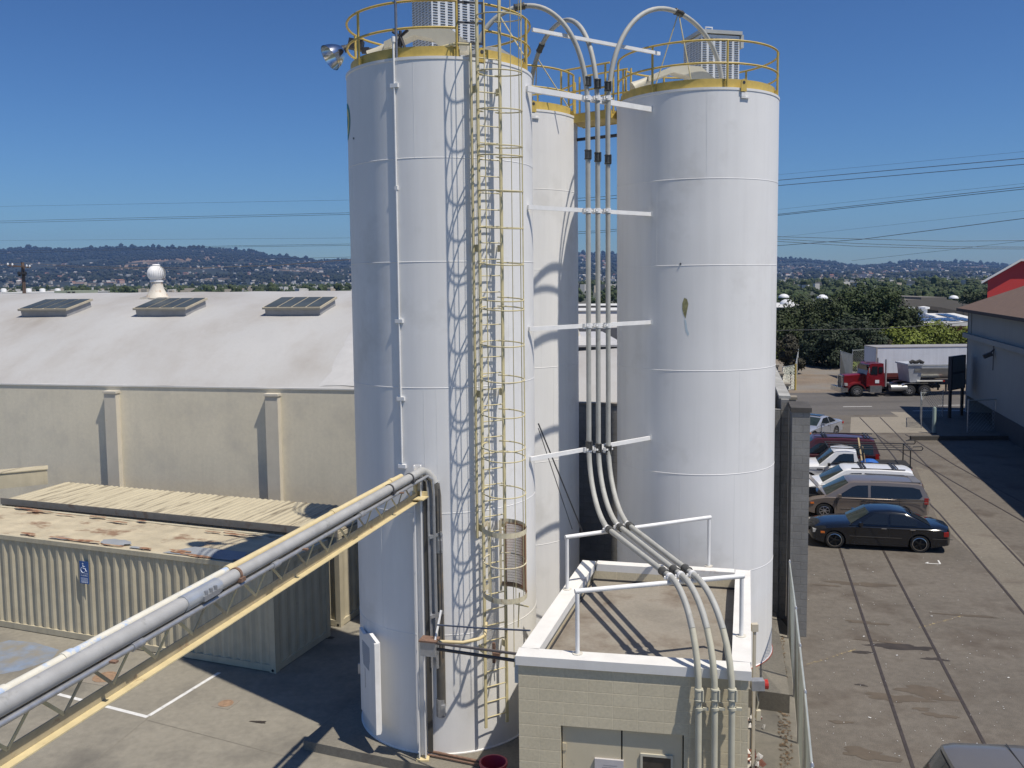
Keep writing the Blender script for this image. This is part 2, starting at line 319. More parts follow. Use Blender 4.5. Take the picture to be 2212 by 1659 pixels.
# turbine vent
s_,t_=onroof(340,643); c=wp(s_,t_,rz(t_)-.05)
tv=thing('turbine_vent','white ball shaped turbine vent on the warehouse roof ridge','roof vent',c)
b=MB(); b.lathe(c,[(.56,0),(.56,.05),(.5,.08),(.3,.5),(.26,.75),(.26,.82)],20); b.box(c+Vector((.0,0,.03)),(1.25,1,.1)); b.build('vent_stack',mat('stained vent',(.6,.56,.48),.6,var=.1,dirt=(.36,.2,.1),dlev=.6,dscale=3),tv,40)
b=MB(); R_=.42
for k in range(26):
    a0=2*PI*k/26; a1=a0+2*PI/26*1.35; pts=[]
    for q in range(9):
        ph=-1.15+2.45*q/8; pts.append((cos(ph),sin(ph)))
    vs=[];fs=[]
    for q,(cr_,sz) in enumerate(pts):
        vs+= [c+Vector((R_*cr_*cos(a0),R_*cr_*sin(a0),1.18+.4*sz)),c+Vector((R_*.9*cr_*cos(a1),R_*.9*cr_*sin(a1),1.18+.4*sz))]
        if q: fs.append((2*q-2,2*q-1,2*q+1,2*q))
    b.add(vs,fs)
b.lathe(c+Vector((0,0,1.5)),[(.2,.06),(.14,.11),(.01,.12)],20); b.lathe(c+Vector((0,0,.82)),[(.3,-.04),(.3,.04)],20)
b.build('vent_head',WSTEEL,tv,30,fix=False)
# ------------------------------------------------------------------ containers
def container(name,label,corner,ang,L,H,roofm,corr_roof=False,Wd=2.44):
    u=Vector((cos(ang),sin(ang),0)); v=Vector((u.y,-u.x,0));  v=v if v.y>0 else -v
    t=thing(name,label,'shipping container',corner,'shipping containers along the warehouse')
    P=lambda a,bb,z: Vector(corner)+u*a+v*bb+Vector((0,0,z))
    def corr(p0,dirv,nrm,length,z0,z1,pitch=.278,dep=.048):
        b=MB(); xs=[];x=.12
        while x<length-.15:
            for dx,o in((0,0),(.07*pitch/.278,0),(.14*pitch/.278,dep),(.21*pitch/.278,dep)): xs.append((x+dx,o))
            x+=pitch
        vs=[];fs=[]
        for x,o in xs: vs+=[p0+dirv*x-nrm*o+Vector((0,0,z0)),p0+dirv*x-nrm*o+Vector((0,0,z1))]
        for i in range(len(xs)-1): fs.append((2*i,2*i+2,2*i+3,2*i+1))
        return b.add(vs,fs)
    corr(P(0,.02,0),u,-v,L,.16,H-.12).build('side_panel',CONT,t,fix=False)
    corr(P(.02,0,0),v,-u,Wd,.16,H-.12,.36,.03).build('end_panel',CONT,t,fix=False)
    b=MB(); b.box(P(L/2,Wd-.02,H/2),(L-.1,.03,H-.2),(u,v,ZZ)); b.box(P(L-.03,Wd/2,H/2),(.03,Wd-.1,H-.2),(u,v,ZZ)); b.build('rear_panel',CONT,t)
    b=MB()
    for y in(.06,Wd-.06):
        b.box(P(L/2,y,H-.06),(L-.3,.12,.119),(u,v,ZZ)); b.box(P(L/2,y,.1),(L-.3,.12,.16),(u,v,ZZ))
    for x in(.06,L-.06): b.box(P(x,Wd/2,H-.06),(.12,Wd-.3,.117),(u,v,ZZ)); b.box(P(x,Wd/2,.1),(.12,Wd-.3,.158),(u,v,ZZ))
    for x in(.075,L-.075):
        for y in(.075,Wd-.075): b.box(P(x,y,H/2),(.15,.15,H-.24),(u,v,ZZ))
    b.build('frame',CONT,t)
    for x in(.085,L-.085):
        for y in(.08,Wd-.08):
            for z in(.06,H-.06):
                b=MB(); b.box(P(x,y,z),(.18,.166,.122),(u,v,ZZ)); o=b.build('corner_casting',CONT,t)
                k=MB(); k.lathe(P(x,-.004,z),[(.035,0),(.035,.006)],10,axis=-v); k.build('hole',BLACK,o)
    b=MB()
    if corr_roof:
        n=int(L/.21)
        vs=[];fs=[]
        for i in range(n*4+1):
            x=.03+(L-.06)*i/(n*4); o=(0,.02,.02,0)[i%4]; vs+=[P(x,-.02,H+.02+o),P(x,Wd+.05,H+.05+o)]
        for i in range(n*4): fs.append((2*i,2*i+2,2*i+3,2*i+1))
        b.add(vs,fs); b.build('roof',roofm,t,fix=False)
        b=MB(); b.box(P(L/2,-.035,H-.0),(L,.03,.2),(u,v,ZZ)); b.build('fascia',mat('grey weathered board',(.3,.27,.22),.8,var=.15,scale=3,dirt=(.2,.14,.1),dlev=.6,dscale=3),t)
    else:
        vs=[];fs=[];n=int(L/.6)
        nx=n*4
        for i in range(nx+1):
            for j in range(13):
                x=.12+(L-.24)*i/nx; y=.12+(Wd-.24)*j/12; e=min(j,12-j)/12; vs.append(P(x,y,H-.03+(0,.012,.012,0)[i%4]-.015*sin(e*3)))
        for i in range(nx):
            for j in range(12): fs.append((i*13+j,(i+1)*13+j,(i+1)*13+j+1,i*13+j+1))
        b.add(vs,fs); b.build('roof',roofm,t,fix=False)
    return t,P,u,v
ang1=rad(159.4)
c1,P1,u1,v1=container('shipping_container','rusty topped cream container nearest the camera with a blue parking sign',Vector((-5.78,21.08,.0)),ang1,12.19,2.62,CONTR)
c2,P2,u2,v2=container('shipping_container','cream container with a streaked corrugated sheet roof, behind the rusty topped one',Vector((-4.75,23.95,.0)),rad(160.),12.19,2.62,CONTS,True)
# patches and black dents on the rusty roof
PATCH=mat('grey roof patch',(.28,.3,.32),.7,var=.1,scale=4)
b=MB(); b.poly([P1(.95,.08,2.64),P1(3.35,.08,2.64),P1(2.9,.75,2.64),P1(1.3,.78,2.64)]); b.build('roof_patch',PATCH,c1)
def patch(a,bb,ra,rb,seed,m):
    r=random.Random(seed); k=MB(); k.poly([P1(a+ra*cos(2*PI*i/18)*r.uniform(.8,1.15),bb+rb*sin(2*PI*i/18)*r.uniform(.8,1.15),2.636+.001*seed) for i in range(18)]); k.build('roof_patch',m,c1)
patch(5.2,.42,.5,.26,1,PATCH); patch(6.9,.25,.35,.1,2,PATCH); patch(4.3,.22,.25,.07,3,PATCH)
RP=mat('rust patch',(.27,.14,.08),.85,var=.35,scale=6,dirt=(.42,.33,.22),dlev=.55,dscale=5)
rr_=random.Random(5)
for i in range(26): patch(rr_.uniform(1,10.5),rr_.choice((rr_.uniform(.12,.3),rr_.uniform(2.,2.3))),rr_.uniform(.1,.5),rr_.uniform(.03,.08),4+i,RP)
# sign on the container
sc=W(184,1236,(-5.78,21.08),(-5.78+u1.x,21.08+u1.y)); sw=-u1; nf=-v1
sg=thing('parking_sign','small blue disabled parking sign fixed to the container side','sign',sc+nf*.03)
b=MB(); b.box(sc+nf*.03,(.3,.012,.6),(sw,nf,ZZ)); b.build('sign_plate',mat('sign blue',(.02,.09,.3),.4),sg)
SW=mat('sign white',(.6,.66,.75),.5,var=.05)
def onsign(x,z,o=.039): return sc+nf*o+sw*x+ZZ*z
b=MB(); b.lathe(onsign(-.03,.235),[(.022,0),(.022,.004)],12,axis=nf)
b.tube([onsign(-.03,.2),onsign(-.02,.11),onsign(.045,.11),onsign(.075,.04),onsign(.1,.05)],.011,5)
b.tube([onsign(-.025,.165),onsign(.035,.165)],.01,5)
b.tube([onsign(-.03+.075*cos(a),.07+.075*sin(a)) for a in [rad(125+i*21) for i in range(11)]],.01,5)
b.build('wheelchair_symbol',SW,sg)
def text(s,loc,xdir,up,size,m,parent,name='lettering',ex=.001):
    cu=bpy.data.curves.new('txt','FONT'); cu.body=s; cu.size=size; cu.align_x='CENTER'; cu.extrude=ex
    o=bpy.data.objects.new('txt',cu); COL.objects.link(o)
    dg=bpy.context.evaluated_depsgraph_get(); me=bpy.data.meshes.new_from_object(o.evaluated_get(dg)); bpy.data.objects.remove(o)
    xd=Vector(xdir).normalized(); up=Vector(up).normalized(); zd=xd.cross(up)
    Mx=Matrix((xd,up,zd)).transposed().to_4x4(); Mx.translation=Vector(loc)-(worldloc(parent)); me.transform(Mx)
    me.materials.append(m); k=bpy.data.objects.new(name,me); COL.objects.link(k); k.parent=parent; return k
text('RESERVED',onsign(0,-.04,.038),sw,ZZ,.058,SW,sg); text('PARKING',onsign(0,-.1,.038),sw,ZZ,.055,SW,sg)
b=MB()
for i in range(4): b.box(onsign(0,-.15-.03*i,.037),(.23,.002,.012),(sw,nf,ZZ))
b.box(onsign(0,-.265,.037),(.22,.002,.018),(sw,nf,ZZ)); b.build('small_print',SW,sg)
# cream box beam lying over the second container
q0=G(-60,1046,2.95); q1=G(103,1030,2.95)
dd=(q1-q0); dd.normalize(); pn=Vector((-dd.y,dd.x,0))
b=MB(); b.box((q0+q1)/2+pn*.3,((q1-q0).length,.6,.5),(dd,pn,ZZ)); bb=thing('duct_box','long cream sheet metal duct box lying on the corrugated container roof','duct',(q0+q1)/2)
b.build('duct',CONT,bb); b=MB(); b.box((q0+q1)/2+pn*.3+ZZ*.27,((q1-q0).length+.05,.66,.03),(dd,pn,ZZ)); b.build('lid',CONTS,bb)
# ------------------------------------------------------------------ silos
R=1.87; ZT=13.5
def az(p): return Vector((sin(p),-cos(p),0))          # azimuth 0 looks at the camera, + to the right
def silo(label,c,zb,seams,posts,gates=(),vent=None,lugs=(),arm=None,vseed=0):
    c=Vector((c[0],c[1],0)); s=thing('storage_silo',label,'silo',c+ZZ*zb,'white storage silos')
    prof=[(R-.12,zb),(R+.02,zb),(R+.02,zb+.02),(R,zb+.03)]
    for z in sorted(seams): prof+=[(R,z-.009),(R+.005,z-.003),(R+.005,z+.003),(R,z+.009)]
    prof+=[(R,ZT-.06),(R+.012,ZT-.05),(R+.012,ZT),(R-.06,ZT+.002),(0.02,ZT+.12)]
    b=MB(); b.lathe(c,prof,112,cap=False)
    r=random.Random(vseed); zz=[zb+.03]+sorted(seams)+[ZT-.06]
    for i in range(len(zz)-1):
        for k in range(2):
            p=r.uniform(-1.4,1.4); b.bar(c+az(p)*(R+.0)+ZZ*zz[i],c+az(p)*(R+.0)+ZZ*zz[i+1],.006,.005,up=az(p))
    b.build('shell',WHITE,s,35)
    b=MB(); n=112; gs=sorted(gates)
    def gap(a): return any(g0<=a<=g1 for g0,g1 in gs)
    rr=R-.09
    for i in range(n):
        a0=-PI+2*PI*i/n; a1=-PI+2*PI*(i+1)/n
        if gap((a0+a1)/2): continue
        vs=[c+az(a)*q+ZZ*z for a in(a0,a1) for q,z in((rr,ZT+.0),(rr,ZT+.2),(rr-.012,ZT+.2),(rr-.012,ZT+.0))]
        b.add(vs,[(0,4,5,1),(1,5,6,2),(2,6,7,3)])
    b.build('toe_board',YEL,s,40)
    # railing arcs between the gaps
    rail=MB(); arcs=[]
    st_=[(-PI,PI)]
    if gs:
        st_=[];cur=gs[0][1]
        for g0,g1 in gs[1:]: st_.append((cur,g0)); cur=g1
        st_.append((cur,gs[0][0]+2*PI))
    for a0,a1 in st_:
        for z in(ZT+.52,ZT+1.0):
            if a1-a0>6.2: rail.ring(c+ZZ*z,R-.03,.024,72,7)
            else: rail.ring(c+ZZ*z,R-.03,.024,max(8,int(60*(a1-a0)/6.28)),7,a0,a1)
    rail.build('guardrail',YEL,s,50)
    for p in posts:
        b=MB(); q=c+az(p)*(R-.03); b.tube([q+ZZ*(ZT-.02),q+ZZ*(ZT+1.0)],.026,8); b.box(q+ZZ*(ZT+.06)+az(p)*-.03,(.1,.05,.16),(Vector((cos(p),sin(p),0)),az(p),ZZ)); b.build('rail_post',YEL,s,50)
    for p in lugs:
        x=Vector((cos(p),sin(p),0)); q=c+az(p)*(R+.02)
        b=MB(); pts=[(-.07,-.08),(.07,-.08),(.07,.1),(.045,.17),(0,.19),(-.045,.17),(-.07,.1)]
        b.prism([q+x*a+ZZ*(ZT+z) for a,z in pts],az(p)*.025); o=b.build('lifting_lug',YEL,s)
        b=MB(); b.lathe(q+ZZ*(ZT+.11)+az(p)*.02,[(.035,0),(.035,.01)],12,axis=az(p)); b.build('hole',DARK,o)
        b=MB(); b.box(q+ZZ*(ZT-.15),(.1,.03,.1),(x,az(p),ZZ)); b.box(q+ZZ*(ZT-.205)+x*.05,(.2,.03,.03),(x,az(p),ZZ)); b.build('lug_foot',WSTEEL,s)
    if vent:
        vc,va,vw,vh=vent; vc=c+Vector((vc[0],vc[1],ZT+.1)); X=Vector((cos(va),sin(va),0)); Y=Vector((-sin(va),cos(va),0))
        b=MB(); b.box(vc+ZZ*vh/2,(vw,vw,vh),(X,Y,ZZ)); o=b.build('bin_vent',mat('vent sheet',(.66,.68,.7),.45,.1,var=.06,scale=3),s)
        lv=MB(); cols=6; rows=int(vh/.055)
        for (fx,fy) in((X,-Y),(-X,-Y),(Y,X),(Y,-X)):
            side=fx; out=fy
            for k in range(cols):
                for j in range(rows):
                    q=vc+out*(vw/2+.004)+side*((k-(cols-1)/2)*vw/cols)+ZZ*(.06+j*(vh-.1)/rows)
                    lv.box(q,(vw/cols*.62,.014,.016),(side,(out+ZZ*-.8).normalized(),(ZZ+out*.8).normalized()))
        lv.build('louvres',mat('louvre shadow grey',(.2,.22,.25),.6,.1),o)
        b=MB(); b.box(vc+ZZ*(vh+.06),(vw+.1,vw+.1,.08),(X,Y,ZZ)); b.box(vc+ZZ*(vh-.12)+X*(vw/2+.06),(.08,vw+.04,.3),(X,Y,ZZ)); b.build('vent_cap',mat('vent cap grey',(.45,.46,.44),.5,.2),o)
        b=MB(); b.tube([vc+X*-.15+ZZ*(vh+.1),vc+X*-.15+ZZ*(vh+.3),vc+X*.02+ZZ*(vh+.3),vc+X*.02+ZZ*(vh+.1)],.02,6); b.build('lift_eye',WSTEEL,o)
    if arm:
        (ax_,ay,ad)=arm; q=c+Vector((ax_,ay,ZT+.3)); d=az(ad)*-1; d=Vector((cos(ad),sin(ad),0)); y=Vector((-d.y,d.x,0))
        b=MB(); pf=[(-.9,.12),(-.9,.24),(-.35,.46),(.0,.5),(.35,.48),(.75,.16),(.75,.0),(.3,.0),(.05,.26),(-.3,.34)]
        b.prism([q+d*p_[0]+ZZ*p_[1]-y*.17 for p_ in pf],y*.34); o=b.build('hatch_hood',mat('cream fibreglass',(.55,.52,.42),.55,var=.07,scale=4),s)
        b=MB(); b.tube([q+d*-.85+ZZ*.17,q+d*-1.05+ZZ*.07,q+d*-1.22+ZZ*-.02],[.1,.12,.16],10); b.build('hatch_nozzle',mat('cream fibreglass',(.55,.52,.42)),s,40)
    return s,c
def ringz(Y,X,cy): return D(X,Y,cy).z
C1=(-1.41,18.76); C2=(-.15,23.3); C3=(4.42,21.72)
f1=16.9; se1=[ringz(Y,960,f1) for Y in(340,565,838,1109,1372)]
f3=19.92; se3=[ringz(Y,1506,f3) for Y in(386,573,801,1025,1240)]
f2=21.68; se2=[ringz(Y,1190,f2) for Y in(408,582,794,997,1175)]
P1s=[rad(a) for a in(-52,-160,160,72,-105,108)]
S1,c_1=silo('nearest white silo with the caged yellow ladder up its front',C1,.2,se1,P1s+[rad(14.5),rad(31)],gates=[(rad(14.8),rad(30.5))],vent=((.05,.7),rad(29),1.0,1.95),lugs=[rad(28.5)],arm=(-.1,-.75,rad(-8)),vseed=1)
ZT=13.4
S2,c_2=silo('middle white silo half hidden behind the laddered one',C2,.3,se2,[rad(a) for a in(70,97,150,-60,-120)],gates=[(rad(70),rad(97))],lugs=[rad(22)],vent=None,vseed=2)
ZT=13.5
S3,c_3=silo('right white silo with a long dark paint chip on its front',C3,.42,se3,[rad(a) for a in(-43,9,66,128,-165,-95,-123)],gates=[(rad(-123),rad(-95))],vent=((.45,.55),rad(14),.98,1.5),lugs=[rad(20)],arm=(-.35,-.25,rad(8)),vseed=3)
# paint chip of the right silo and red base flange
def onsilo(c,X,Y,extra=.004):
    d=sight(X,Y); o=Vector((0,0,EYE)); a=d.x**2+d.y**2; bq=2*(d.x*(-c[0])+d.y*(-c[1])); cc=c[0]**2+c[1]**2-(R+extra)**2
    t=(-bq-math.sqrt(max(bq*bq-4*a*cc,0)))/(2*a); return o+d*t
b=MB(); cp=[(1478,643),(1484,646),(1487,656),(1484,672),(1481,688),(1477,680),(1474,668),(1474,655)]
b.poly([onsilo(C3,*p) for p in cp]); b.build('paint_chip',mat('chipped primer',(.25,.24,.12),.8,var=.4,scale=25),S3)
b=MB(); b.poly([onsilo(C3,*p,.003) for p in[(1478,690),(1482,692),(1485,712),(1489,722),(1486,725),(1481,715)]]); b.build('paint_chip',mat('pale blue chip',(.5,.6,.66),.6),S3)
b=MB(); b.ring(c_3+ZZ*.43,R+.02,.014,64,6); b.build('base_flange',mat('red primer',(.4,.1,.07),.7),S3)
for (X,Y) in((1470,570),):
    b=MB(); q=onsilo(C3,X,Y,.01); b.lathe(q,[(.02,-.015),(.02,.01)],8,axis=(q-Vector((C3[0],C3[1],q.z)))); b.build('fixing_stud',DARK,S3)
# green and yellow round emblem on the left limb of the nearest silo
def disc(c,phi,z,r0_,r1,m,ex,name,parent):
    b=MB(); vs=[];fs=[];n=36
    for q in(r0_,r1):
        for i in range(n):
            a=2*PI*i/n; p=phi+q*cos(a)/R; vs.append(Vector((c[0],c[1],0))+az(p)*(R+ex)+ZZ*(z+q*sin(a)))
    for i in range(n): fs.append((i,(i+1)%n,n+(i+1)%n,n+i))
    return b.add(vs,fs).build(name,m,parent)
zl=D(757,272,18.75).z; ph=rad(-76.5)
disc(C1,ph,zl,.26,.36,mat('emblem green',(.02,.17,.12),.5),.003,'round_emblem',S1)
disc(C1,ph,zl,.12,.26,mat('emblem yellow',(.62,.5,.08),.5),.003,'round_emblem',S1)
disc(C1,ph,zl,.004,.12,mat('emblem green',(.02,.17,.12)),.0035,'round_emblem',S1)
b=MB(); b.poly([onsilo(C1,*p) for p in[(762.5,297),(765,297),(765,301),(762.5,301)]]); b.build('emblem_dot',DARK,S1)
# ladder
LP=rad(30); ln=az(LP); lt=Vector((cos(LP),sin(LP),0)); lc=c_1+ln*(R+.2)
lad=MB()
for sd in(-1,1): lad.bar(lc+lt*(.235*sd)+ZZ*.75,lc+lt*(.235*sd)+ZZ*(ZT+1.6),.032,.055,up=lt)
z=.95
while z<ZT+.2: lad.tube([lc+lt*-.23+ZZ*z,lc+lt*.23+ZZ*z],.012,6); z+=.305
for zz in(D(1080,534,16.6).z,D(1085,855,16.6).z,D(1085,1150,16.6).z,2.3,12.9):
    for sd in(-1,1): lad.box(lc-ln*.1+lt*(.255*sd)+ZZ*zz,(.012,.2,.13),(lt,ln,ZZ))
LAD=lad.build('ladder',LADY,S1)
cage=MB(); HC=lc+ln*.40; hr=.405
hz=[ZT+1.5,ZT+.6]+[D(1110,Y,16.35).z for Y in(149,232,311,332,409,490,569,647,667,745,822,898,970,993,1070)]
ha=[rad(-72+324*i/26) for i in range(27)]
for z in hz: cage.tube([lc+lt*.235+ZZ*(z+.03)]+[HC+(lt*cos(a)+ln*sin(a))*hr+ZZ*(z-.035*sin(a)) for a in ha]+[lc-lt*.235+ZZ*(z+.03)],.0125,6)
ztop=ZT+1.5; zbot=D(1110,1293,16.3).z
for a in(-30,20,60,90,120,160,210):
    q=HC+(lt*cos(rad(a))+ln*sin(rad(a)))*hr; cage.bar(q+ZZ*(zbot-.02),q+ZZ*ztop,.007,.022 if a in(20,160) else .015,up=Vector((q.x-HC.x,q.y-HC.y,0)))
CG=cage.build('safety_cage',LADY,LAD)
gd=MB(); zb1=D(1110,1150,16.35).z
for z in(zb1,zbot):
    for k in range(26):
        a0,a1=ha[k],ha[k+1]; vs=[HC+(lt*cos(a)+ln*sin(a))*(hr+.012)+ZZ*(z+h-.035*sin(a)) for a in(a0,a1) for h in(-.05,.05)]
        gd.add(vs,[(0,2,3,1)])
gd.tube([HC+(lt*cos(a)+ln*sin(a))*hr+ZZ*((zb1+zbot)/2-.035*sin(a)) for a in ha],.0125,6)
for a in(-72,252):
    q=HC+(lt*cos(rad(a))+ln*sin(rad(a)))*hr; gd.bar(q+ZZ*(zbot-.1),q+ZZ*(zb1+.05),.01,.05)
gd.build('guard_band',mat('yellowed cream band',(.6,.54,.38),.6,var=.12,scale=9,dirt=(.34,.19,.08),dlev=.62,dscale=8),LAD)
ms=MB(); n=46
for i in range(n):
    a=rad(-58+104*i/(n-1)); q=HC+(lt*cos(a)+ln*sin(a))*(hr-.006); ms.tube([q+ZZ*zbot,q+ZZ*zb1],.0042,4,cap=False)
for i in range(24):
    z=zbot+(zb1-zbot)*i/23; ms.tube([HC+(lt*cos(a)+ln*sin(a))*(hr-.006)+ZZ*z for a in [rad(-58+104*k/12) for k in range(13)]],.003,4,cap=False)
ms.build('guard_mesh',mat('rusty expanded mesh',(.27,.15,.09),.8,var=.2,scale=10),LAD)
b=MB(); q=lc+lt*.3; b.tube([q+ln*.1+ZZ*(zbot-.35),q+ln*.75+ZZ*(zbot-.22)],.014,6); b.tube([q+ln*.42+ZZ*(zbot-.05),q+ln*.36+ZZ*(zbot-.75)],.014,6); b.tube([q+ln*.2+ZZ*(zbot+.1),q+ln*.19+ZZ*(zbot-1.6)],.008,5); b.build('chain_bar',LADY,LAD)
# swing gate and bent rail at the ladder head
b=MB(); g0=c_1+az(rad(15))*(R-.03); g1=c_1+az(rad(29))*(R+.05)
g0=g0+ZZ*ZT; g1=g1+ZZ*ZT
for z in(.25,.62,.98): b.bar(g0+ZZ*z,g1+ZZ*z,.03,.035)
b.bar(g0+ZZ*.2,g0+ZZ*1.02,.035,.035); b.bar(g1+ZZ*.23,g1+ZZ*1.0,.035,.035); b.build('swing_gate',DARK,S1)
b=MB(); a=c_1+az(rad(3))*(R-.15)+ZZ*(ZT+.17); e=c_1+az(rad(21))*(R+.12)
b.tube([a,c_1+az(rad(14))*(R-.05)+ZZ*(ZT+.24),e+ZZ*(ZT+.2),e+ZZ*(ZT+.03),e+ZZ*(ZT-.5),e+ZZ*(ZT-9.)],.028,8); b.build('bent_conduit',LADY,S1,50)
# silo 1: dark manhole housing on deck behind ladder
b=MB(); q=c_1+Vector((1.0,.2,ZT+.05)); b.lathe(q,[(.62,0),(.62,.35),(.3,.55),(.02,.58)],14); b.build('hatch_housing',mat('weathered grey hatch',(.2,.21,.21),.7,var=.2,scale=6),S1)
# white conduit down the left front, with small junction boxes
b=MB(); pz=[]
cx=onsilo(C1,850,150,.04); ph_=math.atan2(cx.x-C1[0],-(cx.y-C1[1]))
q=c_1+az(ph_)*(R+.026); b.tube([q+ZZ*(ZT+.33),q+ZZ*5.95],.02,8); b.lathe(q+ZZ*(ZT+.28),[(.035,0),(.035,.1)],10)
for Y in(187,407,693,860,1005):
    z=D(860,Y,17.1).z; b.box(q+ZZ*z+az(ph_)*-.01,(.16 if Y!=407 else .06,.06,.07),(Vector((cos(ph_),sin(ph_),0)),az(ph_),ZZ))
b.build('conduit',WSTEEL,S1,50)
b=MB(); q2=c_1+az(ph_+.02)*(R-.02); b.tube([q2+ZZ*(ZT-.02),q2+ZZ*(ZT+3.2)],.026,8); b.build('mast',mat('galvanised mast',(.25,.26,.29),.4,.6,var=.2,scale=20),S1,50)
b=MB(); q3=c_1+az(ph_+.0)*(R-.25)
b.tube([q3+ZZ*(ZT+.1),q3+ZZ*(ZT+.55)],.03,6); b.tube([q3+ZZ*(ZT+.12)+az(ph_+1.57)*-.13,q3+ZZ*(ZT+.45),q3+ZZ*(ZT+.55)+az(ph_+1.57)*.16],.03,6); b.tube([q3+ZZ*(ZT+.12)+az(ph_+1.57)*.13,q3+ZZ*(ZT+.45),q3+ZZ*(ZT+.55)+az(ph_+1.57)*-.16],.03,6); b.build('mast_bracket',DARK,S1,50)
# door plate standing open at the silo foot
e=D(818,1586,16.85); a=D(781,1550,17.9); zr1=D(818,1390,16.85).z; zl1=D(781,1355,17.9).z; a.z=e.z; H_=zr1-e.z+.33; HL_=zl1-e.z
x=(e-a); Lx=x.length; x.normalize(); y=Vector((x.y,-x.x,0)); y=y if y.y>0 else -y
b=MB(); b.prism([a,e,e+ZZ*(H_-.33),a+x*Lx*.6+ZZ*(H_-.3),a+x*Lx*.25+ZZ*(HL_-.04),a+ZZ*HL_],y*.07); dr=b.build('access_door',WHITE,S1)
b=MB(); b.bar(e-y*.006+ZZ*.0,e-y*.006+ZZ*(H_-.33),.05,.09,up=y); b.build('door_edge',WSTEEL,dr)
b=MB(); b.bar(a-y*.01-x*.03+ZZ*.75,a-y*.01-x*.03+ZZ*.95,.05,.05); b.build('door_handle',GALV,dr)
b=MB(); rn=random.Random(4)
for i in range(11): b.box(a+x*(Lx*.38)-y*.004+ZZ*(H_-.62-.045*i),(Lx*.42*(1-.04*(i>6)*i/2),.004,.022),(x,y,ZZ))
b.build('worn_notice',mat('worn grey lettering',(.3,.32,.36),.7,var=.3,scale=30),dr)
b=MB(); b.bar(a+x*Lx*.3-y*.004+ZZ*.6,a+x*Lx*.3-y*.004+ZZ*1.0,.012,.004); b.build('door_slot',GALV,dr)
# floodlight on the left of the nearest silo
mc=D(714,124,19.6); nk=D(742,106.5,19.75); axd=(nk-mc).normalized()
fl_=thing('floodlight','shiny aluminium floodlight cantilevered off the left railing of the nearest silo','floodlight',mc)
b=MB(); prof=[(.285,-.02),(.28,0),(.262,.07),(.225,.16),(.17,.25),(.115,.31),(.085,.345)]
prof=prof+[(r-.008,h) for r,h in reversed(prof)]
b.lathe(mc,prof,40,axis=axd,cap=False); b.build('reflector',ALU,fl_,50)
b=MB(); b.lathe(mc+axd*.33,[(.085,0),(.09,.04),(.07,.05),(.07,.1),(.05,.11),(.05,.27)],16,axis=axd); b.build('lamp_neck',DARK,fl_,40)
bx=D(763,97,19.6); b=MB(); b.box(bx+Vector((.06,0,.0)),(.3,.22,.2),(Vector((.97,0,-.2)).normalized(),Vector((0,1,0)),Vector((.2,0,.97)).normalized())); b.tube([bx+Vector((.2,0,-.08)),bx+Vector((.45,0,-.1)),bx+Vector((.5,0,-.22))],.03,6)
b.box(bx+Vector((.26,0,-.12)),(.16,.1,.12)); b.build('ballast_box',mat('black ballast',(.03,.03,.035),.5),fl_)
# ------------------------------------------------------------------ support post and pipe bridge
BE=Vector((-1.80,16.66,0)); BD=Vector((-sin(rad(15.9)),-cos(rad(15.9)),0)); BX=Vector((BD.y,-BD.x,0)); BX=BX if BX.x>0 else -BX   # BX to the right of travel
b=MB(); b.box(Vector((-1.66,16.83,3.0)),(.1,.05,5.4)); tag(b.build('cable_tray',mat('dark tray',(.05,.048,.045),.7)),'dark vertical cable tray between the cream post and the conduits','cable tray')
ps=thing('support_post','cream steel post with a base plate, against the left front of the nearest silo','post',Vector((-1.78,16.72,.2)))
q=Vector((-1.80,16.74,0)); b=MB()
b.box(q+Vector((-.06,0,3.1)),(.02,.13,5.7)); b.box(q+Vector((0,.055,3.1)),(.1,.02,5.7)); b.box(q+Vector((.06,0,3.1)),(.02,.13,5.7)); b.build('post',WHITE,ps)
b=MB(); b.box(q+ZZ*.215,(.24,.22,.03)); b.build('base_plate',CREAMST,ps)
br=thing('pipe_bridge','cream steel lattice girder carrying pipes across the yard to the nearest silo','pipe bridge',BE+ZZ*5.4)
ZP=5.83
def bp(s,x,z): return BE+BD*s+BX*x+ZZ*z
LB=14.6
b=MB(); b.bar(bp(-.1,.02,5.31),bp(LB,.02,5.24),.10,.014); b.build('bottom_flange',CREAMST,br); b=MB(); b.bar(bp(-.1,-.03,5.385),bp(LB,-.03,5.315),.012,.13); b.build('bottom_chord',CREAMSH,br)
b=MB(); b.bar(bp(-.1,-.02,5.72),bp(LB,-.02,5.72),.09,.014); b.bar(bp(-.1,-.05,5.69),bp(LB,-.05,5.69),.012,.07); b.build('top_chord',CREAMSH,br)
s=.25;k=0
while s<LB-1:
    b=MB(); b.bar(bp(s,-.025,5.38),bp(s+.33,-.025,5.7),.035,.008,up=BX); b.bar(bp(s+.33,-.025,5.7),bp(s+.66,-.025,5.38),.035,.008,up=BX); b.build('web_brace',CREAMST if k%3 else CREAMSH,br); s+=.66;k+=1
b=MB(); b.box(bp(-.12,0,5.4),(.3,.03,.1),(BX,BD,ZZ)); b.box(bp(.05,.06,5.36),(.25,.3,.02),(BX,BD,ZZ)); b.box(bp(-.02,-.05,5.55),(.03,.14,.5),(BX,BD,ZZ)); b.build('end_bracket',CREAMST,br)
for s in(1.2,4.6,8.4): 
    b=MB(); b.box(bp(s,.02,5.735),(.42,.05,.02),(BX,BD,ZZ)); b.build('pipe_cradle',RUST,br)
